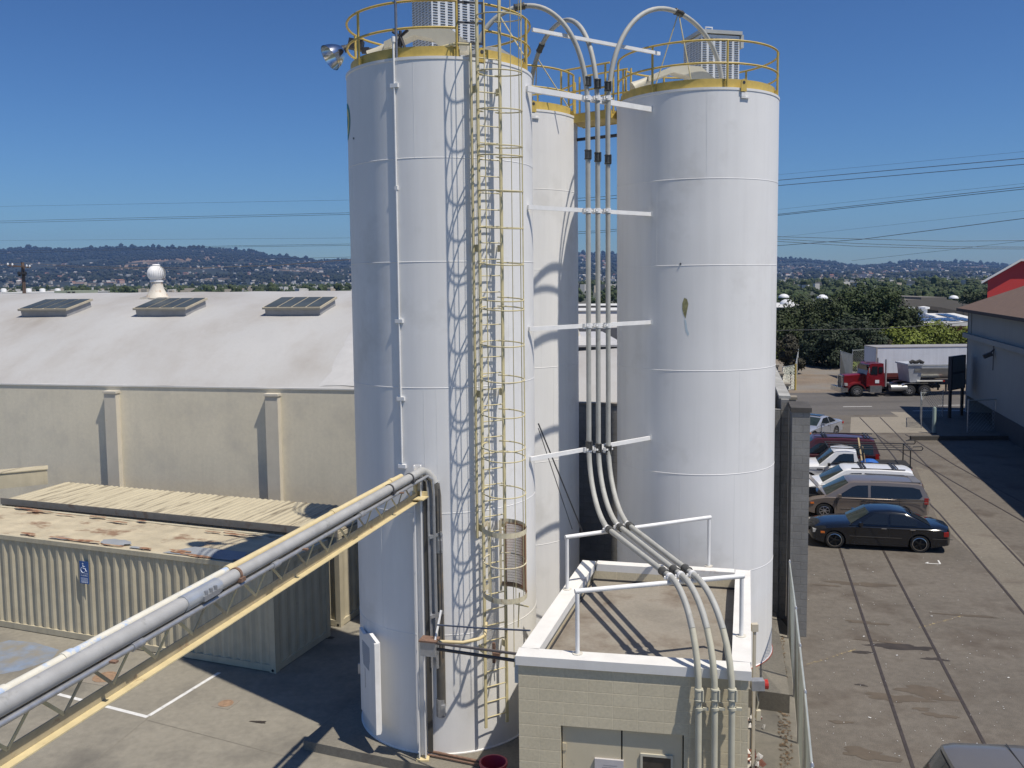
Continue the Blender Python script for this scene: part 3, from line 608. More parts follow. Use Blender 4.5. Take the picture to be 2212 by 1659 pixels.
# the big grey pipe over the bridge, bending down the post into the silo
PGR=.078
gp=thing('grey_pipe','wide grey conveying pipe running along the top of the cream girder','pipe',bp(1,.05,ZP+.02),'pipes on the girder')
arc=[bp(-.02-.28*sin(rad(a)),.07+.17*(1-cos(rad(a))),ZP+.02-.28*(1-cos(rad(a)))) for a in range(0,91,10)]
q=arc[-1]; dn=[q+Vector((.03,0,-.25)),q+Vector((.05,.0,-3.3)),q+Vector((.05,.0,-4.3)),q+Vector((.06,.1,-4.65)),q+Vector((.07,.45,-4.85))]
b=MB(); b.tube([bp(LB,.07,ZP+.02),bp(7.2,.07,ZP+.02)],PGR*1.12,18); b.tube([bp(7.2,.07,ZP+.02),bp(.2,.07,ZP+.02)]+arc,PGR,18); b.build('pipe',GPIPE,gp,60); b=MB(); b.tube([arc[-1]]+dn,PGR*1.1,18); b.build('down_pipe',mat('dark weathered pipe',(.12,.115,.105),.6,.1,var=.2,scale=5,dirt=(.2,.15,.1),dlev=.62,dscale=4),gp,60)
b=MB(); b.tube([bp(7.15,.07,ZP+.02),bp(6.5,.07,ZP+.02)],PGR*1.2,18); b.build('sleeve',mat('bright repair sleeve',(.5,.53,.56),.35,.5,var=.1,scale=6),gp,50)
b=MB(); b.box(bp(6.75,.16,ZP-.0),(.05,.3,.06),(BX,BD,ZZ))
for i in range(3): b.lathe(bp(6.66+.09*i,.165,ZP+.03),[(.022,0),(.022,.05)],8)
b.build('sleeve_clamp',mat('clamp grey',(.3,.31,.33),.5,.4),gp)
for s in(6.1,1.45,.55):
    b=MB(); b.lathe(bp(s,.07,ZP+.02),[(PGR*1.15,-.02),(PGR*1.15,.02)],18,axis=BD); b.box(bp(s,.15,ZP-.03),(.06,.1,.05),(BX,BD,ZZ)); b.build('pipe_clamp',RUST if s>2 else DARK,gp)
for zz in(4.6,1.35):
    b=MB(); b.tube([q+Vector((.04,0,zz-ZP+.25)),q+Vector((.04,0,zz-ZP-.1))],PGR*1.2,16); b.box(q+Vector((.08,-.06,zz-ZP+.05)),(.08,.08,.2)); b.build('coupling',GALV,gp,50)
cpz=thing('cream_pipe','narrow cream pipe with peeling blue paint beside the wide grey pipe','pipe',bp(1,-.11,ZP),'pipes on the girder')
b=MB(); b.tube([bp(.5,-.11,ZP+.03),bp(5.9,-.11,ZP+.03)],.05,12); b.build('pipe',CREAMST,cpz,60)
b=MB(); b.tube([bp(5.9,-.11,ZP+.03),bp(LB,-.11,ZP+.03)],.05,12); b.build('peeling_length',BLUEPEEL,cpz,60)
for s in(.9,3.1,5.9,8.6,9.4):
    b=MB(); b.tube([bp(s,-.11,ZP+.03),bp(s+.13,-.11,ZP+.03)],.062,12); b.build('collar',CREAMST if s<6 else BLUEPEEL,cpz,50)
for i,(x,z,r_,lab,cut) in enumerate([(.13,ZP-.1,.03,'thin grey conduit slung below the right of the wide grey pipe',(0,5.2,7.9)),(.02,ZP-.14,.026,'lower dark conduit hung under the wide grey pipe',(0,6.3,10))]):
    cc=thing('conduit',lab,'conduit',bp(1,x,z),'conduits on the girder')
    a_=bp(.1,x,z); up_=[bp(.1-.0,x,z),bp(-.1,x+.03,z+.02),bp(-.17,x+.1,z-.05),bp(-.18,x+.12,z-.3)]
    b=MB(); b.tube([bp(LB,x,z)]+up_+[Vector((up_[-1].x+.02,up_[-1].y,2.0))],r_,10); b.build('conduit_tube',GALV,cc,60)
    for s in cut[1:]+(2.6,):
        b=MB(); b.tube([bp(s,x,z),bp(s+.16,x,z)],r_*1.5,10); b.build('coupling',DARK if i else GALV,cc,50)
# thin cable hanging down from the bend
b=MB(); q=bp(-.19,.36,4.9); b.tube([q+ZZ*.6,q,Vector((q.x+.02,q.y,2.2))],.012,6); tag(b.build('cable',DARK,None,60),'thin dark cable hanging beside the post conduits','cable')
for z_ in(4.6,3.05):
    b=MB(); q=bp(-.2,.27,z_); b.box(q,(.26,.06,.06),(Vector((.95,.3,.25)).normalized(),Vector((-.3,.95,0)).normalized(),Vector((-.24,-.08,.97)))); tag(b.build('strut_bracket',GALV),'short galvanised strut holding conduits to the silo, '+('upper of two' if z_>4 else 'lower of two'),'bracket','strut brackets on the silo')
# junction box and the run of conduits to the block house
jb=D(928,1398,16.3); j=thing('junction_box','rusty lidded grey junction box at the foot of the post conduits','junction box',jb)
b=MB(); b.box(jb,(.3,.2,.28),(GU,GV,ZZ)); b.build('box',GALV,j); b=MB(); b.box(jb+ZZ*.15,(.34,.26,.03),(GU,GV,ZZ)); b.build('lid',RUST,j)
hx=Vector((.03,14.35,0))
for i,(Y0,Y1,r_,m,lab) in enumerate([(1390,1413,.024,mat('brown grey conduit',(.16,.14,.13),.5,.3),'upper of the grey conduits from the junction box to the block house'),(1402,1428,.03,DARK,'lower thick dark conduit from the junction box to the block house'),(1350,1362,.016,mat('dark blue conduit',(.1,.12,.17),.5,.3),'dark blue conduit strung high between the post and the block house')]):
    p0=D(945,Y0,16.25); p1=D(1121,Y1,14.5); 
    if i==2: p1=D(1145,Y1,15.0)
    b=MB(); b.tube([p0,p0.lerp(p1,.5)-ZZ*.01*(i==2),p1],r_,9); tag(b.build('conduit',m,None,60),lab,'conduit','conduits to the block house')
b=MB(); b.tube([D(950,1386,16.25),D(1000,1388,16.2),D(1035,1380,16.3),D(1048,1372,16.5),D(1050,1345,16.7)],.032,9); tag(b.build('conduit',CREAMST,None,60),'bent cream conduit rising from the junction box to the ladder','conduit')
b=MB(); b.bar(D(938,1395,16.2),D(953,1318,16.5),.03,.03); tag(b.build('brace_bar',WSTEEL),'short white brace leaning from the rusty junction box','brace')
b=MB(); b.box(D(1067,1410,15.3),(.05,.05,.36),(GU,GV,ZZ)); b.box(D(1072,1413,15.2),(.12,.08,.06),(GU,GV,ZZ)); tag(b.build('conduit_hanger',RUST),'rusty hanger clamping the two lower conduits','clamp')
b=MB(); b.tube([G(925,1622,.25),G(1060,1650,.25)],.028,8); b.tube([G(925,1630,.24),G(1058,1657,.24)],.02,8); tag(b.build('floor_conduit',RUST,None,50),'pair of thin rusty conduits lying on the pad in front of the nearest silo','conduit')
# red bin
q=G(1066,1652,.62); q=Vector((q.x,q.y,.0)); b=MB(); bn=thing('rubbish_bin','open red plastic bin standing between the nearest silo and the block house','bin',q)
b.lathe(q,[(.2,0.02),(.24,.62),(.26,.64),(.26,.68),(.23,.68),(.19,.06),(.01,.05)],28); b.build('bin_body',mat('red plastic',(.5,.06,.09),.45,var=.08),bn,40)
# ------------------------------------------------------------------ block house (pump house)
HB=3.4
hb=Vector((.05,14.05,0)); hc=Vector((3.58,13.39,0)); htl=Vector((1.51,18.93,0)); htr=Vector((4.82,18.14,0))
ph=thing('block_house','low beige block house with a white rimmed flat roof crossed by three pipes','block house',hb)
def shrink(p,k): 
    c=(hb+hc+htl+htr)/4; return p+(c-p).normalized()*k
def wallseg(a,b,z0,z1,th,m,name,par):
    k=MB(); d=(b-a).normalized(); n=Vector((-d.y,d.x,0)); cen=(hb+hc+htl+htr)/4
    if n.dot(cen-a)<0: n=-n
    k.box((a+b)/2+n*th/2+ZZ*(z0+z1)/2,((b-a).length,th,z1-z0),(d,n,ZZ)); return k.build(name,m,par)
fd=(hc-hb).normalized(); fn=Vector((fd.y,-fd.x,0)); fn=fn if fn.y<0 else -fn      # towards the camera
# front wall pieces round the double door
D0,D1,DH=.68,2.62,2.28
k=MB()
def fbox(k,s0,s1,z0,z1,o0,o1,m=None): k.box(hb+fd*(s0+s1)/2+fn*((o0+o1)/2)+ZZ*(z0+z1)/2,(s1-s0,abs(o1-o0),z1-z0),(fd,fn,ZZ))
FL=(hc-hb).length
fbox(k,0,D0,0,HB-.15,-.2,0); fbox(k,D1,FL,0,HB-.15,-.2,0); fbox(k,D0,D1,DH,HB-.15,-.2,0); k.build('front_wall',PUMPW,ph)
wallseg(hb-fn*.2,htl,0,HB-.15,.2,PUMPW,'side_wall',ph); wallseg(hc-fn*.2,htr,0,HB-.15,.2,PUMPW,'side_wall',ph)
bd=(htr-htl).normalized(); wallseg(htl+bd*.2,htr-bd*.2,0,HB-.15,.2,PUMPW,'back_wall',ph)
def coping(a,b,w,name='roof_rim'):
    k=MB(); d=(b-a).normalized(); n=Vector((-d.y,d.x,0)); cen=(hb+hc+htl+htr)/4
    if n.dot(cen-a)<0: n=-n
    k.box((a+b)/2+n*(w/2-.04)+ZZ*(HB-.075),((b-a).length,w,.15),(d,n,ZZ)); return k.build(name,TRIMW,ph)
coping(hb-fd*.04,hc+fd*.04,.34); o=.3
ld=(htl-hb).normalized(); rd_=(htr-hc).normalized()
coping(hb+ld*.31,htl+ld*.0,.3); coping(hc+rd_*.31,htr,.3); coping(htl+bd*.28,htr-bd*.28,.24)
k=MB(); k.poly([p+ZZ*(HB-.36) for p in (shrink(hb,.15),shrink(hc,.15),shrink(htr,.15),shrink(htl,.15))]); k.build('flat_roof',PROOF,ph)
k=MB(); ins=[(hb+ld*.2+fd*.24),(hc+rd_*.2-fd*.24),(htr-rd_*.2-bd*.24),(htl-ld*.2+bd*.24)]
for i in range(4):
    a,b_=ins[i]+ZZ*(HB-.35),ins[(i+1)%4]+ZZ*(HB-.35); k.bar(a,b_,.02,.06)
k.build('roof_flashing',DARK,ph)
# doors
k=MB(); fbox(k,D0+.02,(D0+D1)/2-.012,.02,DH-.02,-.12,-.07); dl=k.build('door',BEIGE,ph)
k=MB(); fbox(k,(D0+D1)/2+.012,D1-.02,.02,DH-.02,-.12,-.07); dr2=k.build('door',BEIGE,ph)
for s in(D0+.06,): 
    for z in(1.9,1.1,.3):
        k=MB(); fbox(k,s-.04,s+.02,z-.06,z+.06,-.07,-.055); k.build('hinge',BEIGE,dl)
k=MB(); fbox(k,1.22,1.68,1.26,1.76,-.07,-.03); pb_=k.build('notice_box',mat('grey white notice box',(.5,.48,.48),.6,var=.06,scale=8),dl)
k=MB(); r=random.Random(2)
for i in range(9): fbox(k,1.34+.02*r.random(),1.54+.04*r.random(),1.66-.036*i,1.674-.036*i,-.0295,-.028)
k.build('faded_print',mat('faded print',(.36,.35,.36),.7),pb_)
k=MB(); fbox(k,1.44,1.58,1.2,1.25,-.07,-.02); k.build('box_latch',BLACK,pb_)
w0,w1,z0,z1=1.98,2.42,1.1,1.86
k=MB(); fbox(k,w0-.035,w1+.035,z1,z1+.04,-.07,-.04); fbox(k,w0-.035,w1+.035,z0-.04,z0,-.07,-.04); fbox(k,w0-.035,w0,z0,z1,-.07,-.04); fbox(k,w1,w1+.035,z0,z1,-.07,-.04); wf=k.build('window_frame',mat('cream frame',(.55,.52,.42),.6),dr2)
k=MB(); fbox(k,w0,w1,z0,z1,-.07,-.064); k.build('window_pane',mat('dusty wire glass',(.05,.042,.036),.25,var=.35,scale=6),wf)
# grey flap box on the left front corner
k=MB(); k.box(hb+fn*-.35-fd*.05+ZZ*3.05,(.1,.3,.42),(fd,fn,ZZ)); k.build('corner_panel',mat('pale blue panel',(.5,.56,.6),.6,var=.2,scale=14),ph)
# white goalpost frames of the roof
def goal(label,pa,pb,ztop,zb=HB):
    t=thing('pipe_rack',label,'pipe rack',pa+ZZ*zb,'white pipe racks on the block house')
    for p in(pa,pb):
        k=MB(); k.tube([p+ZZ*zb,p+ZZ*(ztop-.04)],.035,10); o=k.build('rack_post',WSTEEL,t,60)
        k=MB(); k.lathe(p+ZZ*zb,[(.085,0),(.085,.012)],16); k.build('foot_flange',mat('pale flange',(.6,.57,.5),.6),o)
    d=(pb-pa).normalized(); k=MB(); k.tube([pa-d*.04+ZZ*ztop,pb+d*.04+ZZ*ztop],.04,10); k.build('rack_bar',WSTEEL,t,60); return t
v=lambda p:Vector((p[0],p[1],0))
fa,fb=v(G(1247.6,1412,HB)),v(G(1601,1374,HB)); ra,rb=v(G(1224.2,1273.3,HB)),v(G(1530.8,1222.8,HB))
ra=htl+(hb-htl).normalized()*((htl-ra).length)+Vector((.06,0,0))
ZR=D(1244,1277,fa.y).z; ZR2=D(1220.6,1160,ra.y).z
goal('front white pipe rack standing on the block house roof rim',fa,fb,ZR); goal('rear white pipe rack at the back of the block house roof',ra,rb,ZR2)
# ------------------------------------------------------------------ three conveying pipes
def spline(pts,n=6):
    P=[pts[0]]+pts+[pts[-1]]; out=[]
    for i in range(1,len(P)-2):
        a,b_,c,d=P[i-1],P[i],P[i+1],P[i+2]
        for k in range(n):
            t=k/n; out.append(.5*((2*b_)+(c-a)*t+(2*a-5*b_+4*c-d)*t*t+(3*b_-a-3*c+d)*t**3))
    return out+[pts[-1]]
PR=.052
bmL=Vector((.44,18.12,0)); bmR=Vector((3.12,20.35,0)); bmd=(bmR-bmL).normalized(); bmn=Vector((bmd.y,-bmd.x,0)); bmn=bmn if bmn.y<0 else -bmn
pipes=[]
labs=['left of the three grey pipes, arching over to the nearest silo','middle of the three grey pipes, arching back to the half hidden silo','right of the three grey pipes, arching over to the right silo']
wx=[1509.2,1544.1,1581.3]; vx=[1272,1292.5,1314]; fxp=[(1447.8,1246.2),(1471.3,1242.6),(1496.5,1240.8)]; rxp=[(1313,1141.6),(1336.5,1136.2),(1356.5,1132.6)]
land=[Vector((-.75,18.95,ZT-.0)),Vector((.5,22.0,ZT-.0)),Vector((4.95,21.35,ZT-.0))]
apex=[14.98,15.1,15.28]
for i in range(3):
    wpt=W(wx[i],1500,(hb.x+fn.x*.14,hb.y+fn.y*.14),(hc.x+fn.x*.14,hc.y+fn.y*.14)); wpt.z=0
    bf=ZR+.09; br_=ZR2+.09
    fpt=G(*fxp[i],bf); rpt=G(*rxp[i],br_)
    d=(fpt-wpt); d.z=0; d2=(rpt-fpt); d2.normalize()
    vp=W(vx[i],900,(bmL.x+bmn.x*.1,bmL.y+bmn.y*.1),(bmR.x+bmn.x*.1,bmR.y+bmn.y*.1)); vp.z=0
    L1=d.length
    up=[wpt+ZZ*z for z in(0.15,1.2,2.4)]
    b1=[]
    zs=3.0; hgt=bf-zs
    for k in range(0,10):
        a=rad(90*k/9); b1.append(wpt+d*(1-cos(a))*.97+ZZ*(zs+hgt*sin(a)))
    hor=[fpt+(rpt-fpt)*t for t in(.0,.35,.7,1.)]
    e=vp-rpt; e.z=0; b2=[]
    for k in range(1,11):
        a=rad(90*k/10); b2.append(rpt+e*sin(a)+ZZ*(1.35*(1-cos(a))*1.0))
    zend=ZT-.75
    vert=[vp+ZZ*z for z in(7.2,9.4,11.2,zend)]
    ln_=land[i]; ch=ln_-vp; ch.z=0; arc=[]
    h=apex[i]-zend
    for k in range(1,18):
        t=k/18; a=PI*t; z=zend+h*sin(a)**.85 if t<.5 else ZT-.0+(apex[i]-ZT)*sin(a)**.85
        arc.append(vp+ch*(1-cos(a))/2+ZZ*z)
    t=thing('conveying_pipe',labs[i],'pipe',vp,'grey pipes feeding the silos')
    k=MB(); k.tube(up+b1[:5],PR,12); k.build('painted_length',CPAINT,t,60)
    low=spline(b1[4:]+hor[1:]+b2[:],3)
    k=MB(); k.tube(low,PR,12); k.build('lower_pipe',GPIPEL,t,60)
    topp=[b2[-1]]+vert+spline(arc,2)+[ln_-ZZ*.1]
    k=MB(); k.tube(topp,PR,12); k.build('upper_pipe',GPIPEL,t,60)
    def coup(p,dirv,L=.2,r_=PR*1.32,m=DCOUP,nm='coupling'):
        k=MB(); k.lathe(p,[(r_,-L/2),(r_*1.12,-L/2+.01),(r_*1.12,-L/2+.025),(r_,-L/2+.03),(r_,L/2-.03),(r_*1.12,L/2-.025),(r_*1.12,L/2-.01),(r_,L/2)],12,axis=dirv)
        s_=Vector(dirv).orthogonal().normalized(); k.box(p+bmn*(r_+.012),(.03,.03,L*.9),(s_,Vector(dirv).normalized().cross(s_),Vector(dirv).normalized())); k.build(nm,m,t,40)
    for (Y,ang) in((176,0),(334,0),(962,0)):
        z=D(vx[i],Y,vp.y).z+(-.05*i); coup(vp+ZZ*z,ZZ)
    coup(fpt+d2*.25,d2,.2); coup(rpt-d2*.12,d2,.16)
    zq=D(wx[i],1500,wpt.y).z; coup(wpt+ZZ*zq,ZZ,.2,PR*1.22,CPAINT)
    k=MB(); k.lathe(wpt+ZZ*(zq-.22),[(PR*1.3,-.02),(PR*1.3,.02)],12); k.box(wpt+ZZ*(zq-.22)+fd*.1,(.1,.04,.04),(fd,fn,ZZ)); k.build('wall_clamp',CPAINT,t,50)
    k=MB(); k.box(wpt+fn*.053+ZZ*(.95),(.022,.01,.55),(fd,fn,ZZ)); k.build('marker_tape',BLACK,t)
    # apex coupling and prop rods
    ai=9 if i!=1 else 12; coup(arc[ai],(arc[ai+1]-arc[ai-1]),.22)
    pipes.append((t,vp,arc,ch))
    for (pp,dv) in((fpt,d2),(rpt,d2)):
        k=MB(); k.lathe(pp-d2*.0,[(PR*1.25,-.035),(PR*1.25,.035)],12,axis=dv); k.box(pp+Vector((.0,0,-.02)),(.2,.05,.04),(GU,GV,ZZ)); k.build('rack_clamp',WSTEEL,t,50)
    for Y in(212,455,703,970):
        z=D(vx[i],Y,vp.y).z; k=MB(); k.lathe(vp+ZZ*z,[(PR*1.22,-.05),(PR*1.22,.05)],12); k.box(vp+ZZ*z+bmn*.03,(.2,.03,.035),(bmd,bmn,ZZ)); k.box(vp+ZZ*(z-.015)-bmn*.04,(.2,.06,.11),(bmd,bmn,ZZ)); k.build('pipe_clamp',WSTEEL,t,50)
# prop rods under the right and middle arches
def rod(label,a,b_,r_=.014,m=None):
    k=MB(); k.tube([a,b_],r_,6); tag(k.build('prop_rod',m or LADY),label,'rod','prop rods under the pipe arches')
a3=pipes[2][2][9]; rod('left leg of the thin prop under the right pipe arch',a3,D(1408,210,20.6)); rod('right leg of the thin prop under the right pipe arch',a3,D(1497,196,20.2))
a2=pipes[1][2][13]; rod('left leg of the thin prop under the middle pipe arch',a2,D(1157,205,21.9)); rod('right leg of the thin prop under the middle pipe arch',a2,D(1228,232,21.8))
a1=pipes[0][2][10]; rod('thin pale prop under the left pipe arch behind the ladder',a1+Vector((-.25,0,-.05)),D(1137,128,18.3))
# beams between the silos
def beam(label,Y0,Y1,w,h):
    a=bmL-bmd*.12; b_=bmR
    a=Vector((a.x,a.y,D(1160,Y0,a.y).z)); b_=Vector((b_.x,b_.y,D(1407,Y1,b_.y).z)); z=(a.z+b_.z)/2; a.z=b_.z=z
    k=MB(); k.bar(a,b_,w,h); t=thing('pipe_beam',label,'beam',a,'white beams carrying the grey pipes'); k.build('beam',WSTEEL,t)
    k=MB(); k.box(b_+bmd*.02,(.02,.085,.12),(bmd,bmn,ZZ)); k.build('end_plate',WSTEEL,t)
    
beam('topmost thick white beam holding the three grey pipes below the silo rims',195,233,.06,.11)
beam('white pipe beam second from the top, high against the sky',449,461,.05,.085)
beam('white pipe beam third from the top, level with the far roofs',706,700,.05,.085)
beam('lowest white pipe beam, just above the pipe bends',979,957,.05,.085)
k=MB(); k.bar(D(1150,64,18.6),D(1425,116,20.4),.05,.07); tag(k.build('bracing_bar',WSTEEL),'thin white bar running between the silo railings in front of the pipe arches','bar')
# walkway between the middle and right silos
wk=thing('walkway','yellow railed walkway bridging the middle and right silo tops','walkway',D(1290,240,22.9))
wA=Vector((C2[0]+R-.1,C2[1]-.2,ZT-.06)); wB=Vector((C3[0]-R+.1,C3[1]+.6,ZT-.06)); wd_=(wB-wA).normalized(); wn=Vector((wd_.y,-wd_.x,0)); wn=wn if wn.y<0 else -wn
k=MB(); k.bar(wA-ZZ*.095,wB-ZZ*.095,.8,.18); k.build('deck',YEL,wk); k=MB(); k.bar(wA+ZZ*.01,wB+ZZ*.01,.78,.03); k.build('grating',GALV,wk)
for sd in(-1,1):
    k=MB(); k.bar(wA+wn*.42*sd-ZZ*.1,wB+wn*.42*sd-ZZ*.1,.04,.2); k.build('side_channel',YEL,wk)
    for z in(.45,1.0):
        k=MB(); k.tube([wA+wn*.42*sd+ZZ*(z+.1),wB+wn*.42*sd+ZZ*(z+.1)],.024,7); k.build('hand_rail',YEL,wk,50)
    for e_ in(wA-wd_*.1,wA+wd_*.12,wB-wd_*.12,wB+wd_*.1):
        k=MB(); k.tube([e_+wn*.42*sd-ZZ*.1,e_+wn*.42*sd+ZZ*1.1],.026,7); k.build('rail_post',YEL,wk,50)
k=MB(); k.tube([Vector((C2[0]+R-.3,C2[1]-.2,ZT-.62)),Vector((C3[0]-R+.3,C3[1]+.4,ZT-.62))],.04,8); tag(k.build('tie_pipe',DARK,None,60),'dark level pipe tying the silos below the yellow walkway','pipe')
# cables from the nearest silo down to the block house
for i,(x0,y0,x1,y1) in enumerate([(1163,915,1259,1150),(1163,925,1236,1143)]):
    k=MB(); k.tube([D(x0,y0,19.6),D(x1,y1,20.9)],.016 if i==0 else .01,5); tag(k.build('guy_cable',DARK),('thicker' if i==0 else 'thinner')+' dark cable slanting down past the half hidden silo','cable','slanting cables')
# alarm lamp and drain strip on the right of the block house
q=hc+rd_*.35+Vector((.14,0,3.02)); al=thing('alarm_horn','grey and red alarm horn on the right side of the block house','alarm',q)
k=MB(); k.box(q,(.2,.14,.16)); k.build('horn_body',GALV,al); k=MB(); k.lathe(q+Vector((.1,0,0)),[(.07,0),(.08,.06)],14,axis=(1,0,0)); k.build('red_lens',mat('red lens',(.4,.03,.02),.3),al); k=MB(); k.tube([q+Vector((-.02,0,-.08)),q+Vector((.02,0,-.3)),q+Vector((-.02,.02,-.55))],.012,6); k.box(q+Vector((.02,0,-.5)),(.07,.07,.16)); k.build('horn_cable',mat('cream outlet',(.5,.45,.33),.6),al)
k=MB(); a=hc+rd_*1.2+Vector((.12,0,0)); e=hc+rd_*3.2+Vector((.12,0,0)); k.bar(e+ZZ*2.8,e+ZZ*0.1,.06,.05); k.box(e+ZZ*2.85,(.12,.1,.14)); tag(k.build('drain_pipe',mat('cream drain',(.5,.46,.38),.6)),'thin cream drainpipe with a hopper on the right side of the block house','drainpipe')
# litter beside the block house
r=random.Random(11)
LITM=[mat('litter white',(.66,.64,.6),.8,var=.15,scale=20),mat('litter brown',(.22,.09,.06),.8,var=.2,scale=20)]
for (X,Y,n_,lab) in((1629,1566,6,'heap of crumpled white litter beside the block house wall'),(1622,1650,9,'scattered white and rust red litter at the foot of the block house')):
    c=G(X,Y,.0); b=[MB(),MB()]
    for i in range(n_*3):
        p=c+Vector((r.uniform(-.18,.18),r.uniform(-.3,.3),.04+r.random()*.1)); m=0 if r.random()<.6 else 1
        d1=Vector((r.uniform(-1,1),r.uniform(-1,1),r.uniform(-.5,.5))).normalized(); d2=d1.orthogonal().normalized(); s_=r.uniform(.05,.11)
        b[m].add([p+d1*s_,p+d2*s_*.8+ZZ*.02,p-d1*s_*.9,p-d2*s_*.7+ZZ*.03,p+ZZ*.06],[(0,1,4),(1,2,4),(2,3,4),(3,0,4)])
    t=thing('litter_pile',lab,'litter',c); b[0].build('paper',LITM[0],t,fix=False); b[1].build('rags',LITM[1],t,fix=False)
# gravel strip with dry leaves along the fence
k=MB()
for i in range(800):
    t=r.random(); p=Vector((7.0,23,0)).lerp(Vector((4.35,13.2,0)),t)+Vector((r.uniform(-.2,.06),0,.01)); s_=r.uniform(.012,.04); a=r.random()*6
    k.add([p+Vector((cos(a)*s_,sin(a)*s_,0)),p+Vector((cos(a+2)*s_,sin(a+2)*s_,.015)),p+Vector((cos(a+4)*s_,sin(a+4)*s_,.01))],[(0,1,2)])
o=k.build('dry_leaves',mat('dry leaves',(.19,.13,.075),.9,var=.4,scale=30),fix=False); o['kind']='stuff'; o['label']='strip of dry leaves and grit along the foot of the chain link fence'
# ------------------------------------------------------------------ chain link fence
F0=Vector((7.25,23.2,0)); fpts=[Vector((p[0]-.02,p[1],0)) for p in fp]
def fence(name,label,pts,h,spacing,pitch,wire,mesh_m,post_r=.03,rail=True,sub=1.,group=None):
    t=thing(name,label,'fence',pts[0],group); seg=[]
    wires=MB(); 
    for a,b_ in zip(pts[:-1],pts[1:]):
        L=(b_-a).length; d=(b_-a)/L
        n=int((L+h)/pitch)
        for sgn in(1,-1):
            for i in range(n+1):
                s=i*pitch-h*(sgn==1)
                s0,z0=s,0.; s1,z1=s+h,h
                if s0<0: z0=-s0; s0=0
                if s1>L: z1=h-(s1-L); s1=L
                if s1<=s0: continue
                p,q=(a+d*s0+ZZ*(.03+z0),a+d*s1+ZZ*(.03+z1)) if sgn==1 else (a+d*s0+ZZ*(.03+h-z0),a+d*s1+ZZ*(.03+h-z1))
                wires.tube([p,q],wire,3,cap=False)
        m=max(1,round(L/spacing))
        for i in range(m): seg.append(a+d*(L*i/m))
    seg.append(pts[-1])
    wires.build('mesh_panel',mesh_m,t,fix=False)
    for p in seg:
        k=MB(); k.tube([p,p+ZZ*(h+.06)],post_r,8); k.lathe(p+ZZ*(h+.05),[(post_r*1.2,0),(post_r*.8,.05),(.005,.07)],8); k.build('fence_post',GALV,t,50)
    if rail:
        k=MB(); k.tube([p+ZZ*(h+.03) for p in pts],post_r*.75,8); k.build('top_rail',mat('pale green rail',(.42,.45,.43),.45,.3),t,50)
    return t
WIREM=mat('galvanised wire',(.34,.37,.35),.45,.5)
fence('chain_link_fence','long chain link fence running from the grey block pier towards the camera',[Vector((7.15,22.9,0))]+[v(G(X,Y,2.)) for X,Y in((1707,1230),(1719,1318),(1739,1500),(1754,1659))][1:]+[Vector((3.9,11.2,0))],1.98,2.6,.075,.0042,WIREM)
# ------------------------------------------------------------------ grey block building
gb=thing('block_building','grey concrete block building with a buttressed side wall behind the silos','building',Vector((7.2,24.2,0)))
bf0=Vector((7.25,24.2,0)); bft=(Vector((2.4,25.45,0))-bf0).normalized(); bfL=bf0+bft*9.5; ZB=5.84
bsd=Vector((.235,.972,0)).normalized(); bsR=bf0+bsd*26.5; bnn=Vector((bft.y,-bft.x,0)); bnn=bnn if bnn.y>0 else -bnn
k=MB(); k.box((bf0+bfL)/2+bnn*.1+ZZ*ZB/2,((bfL-bf0).length,.2,ZB),(bft,bnn,ZZ)); k.build('front_wall',BLK,gb)
k=MB(); k.bar(bf0+bft*.3+bnn*.1+ZZ*(ZB+.03),bfL+bnn*.1+ZZ*(ZB+.03),.26,.06); k.build('front_coping',APRON,gb)
sx=Vector((bsd.y,-bsd.x,0))
w0_=bf0+sx*.12
k=MB(); k.box((w0_+w0_+bsd*26.5)/2+bsd*.05+ZZ*3.05,(.2,26.4,6.1),(sx,bsd,ZZ)); k.build('side_wall',BLK,gb)
k=MB(); k.bar(w0_+bsd*.3+ZZ*6.14,w0_+bsd*26.5+ZZ*6.14,.3,.08); k.build('wall_coping',mat('weathered grey coping',(.34,.34,.32),.85,var=.2,scale=2,dirt=(.46,.46,.45),dlev=.6,dscale=2),gb)
for i in range(7):
    c=w0_+bsd*(4.2+3.6*i)+sx*.33
    k=MB(); k.box(c+ZZ*2.8,(.44,.4,5.6),(sx,bsd,ZZ)); o=k.build('buttress',BLK,gb); k=MB(); k.box(c+ZZ*5.64,(.52,.5,.08),(sx,bsd,ZZ)); k.build('buttress_cap',APRON,o)
pc=(G(1706,1375)+G(1740,1375))/2; pc.z=0
pw=.44
k=MB(); k.box(pc+bsd*.62+ZZ*2.97,(pw,1.24,5.94),(sx,bsd,ZZ)); o=k.build('corner_pier',BLK,gb)
k=MB(); k.box(pc+bsd*.62+ZZ*6.0,(pw+.07,1.3,.12),(sx,bsd,ZZ)); k.build('pier_cap',mat('dark cap',(.07,.065,.06),.85,var=.2,scale=4),o)
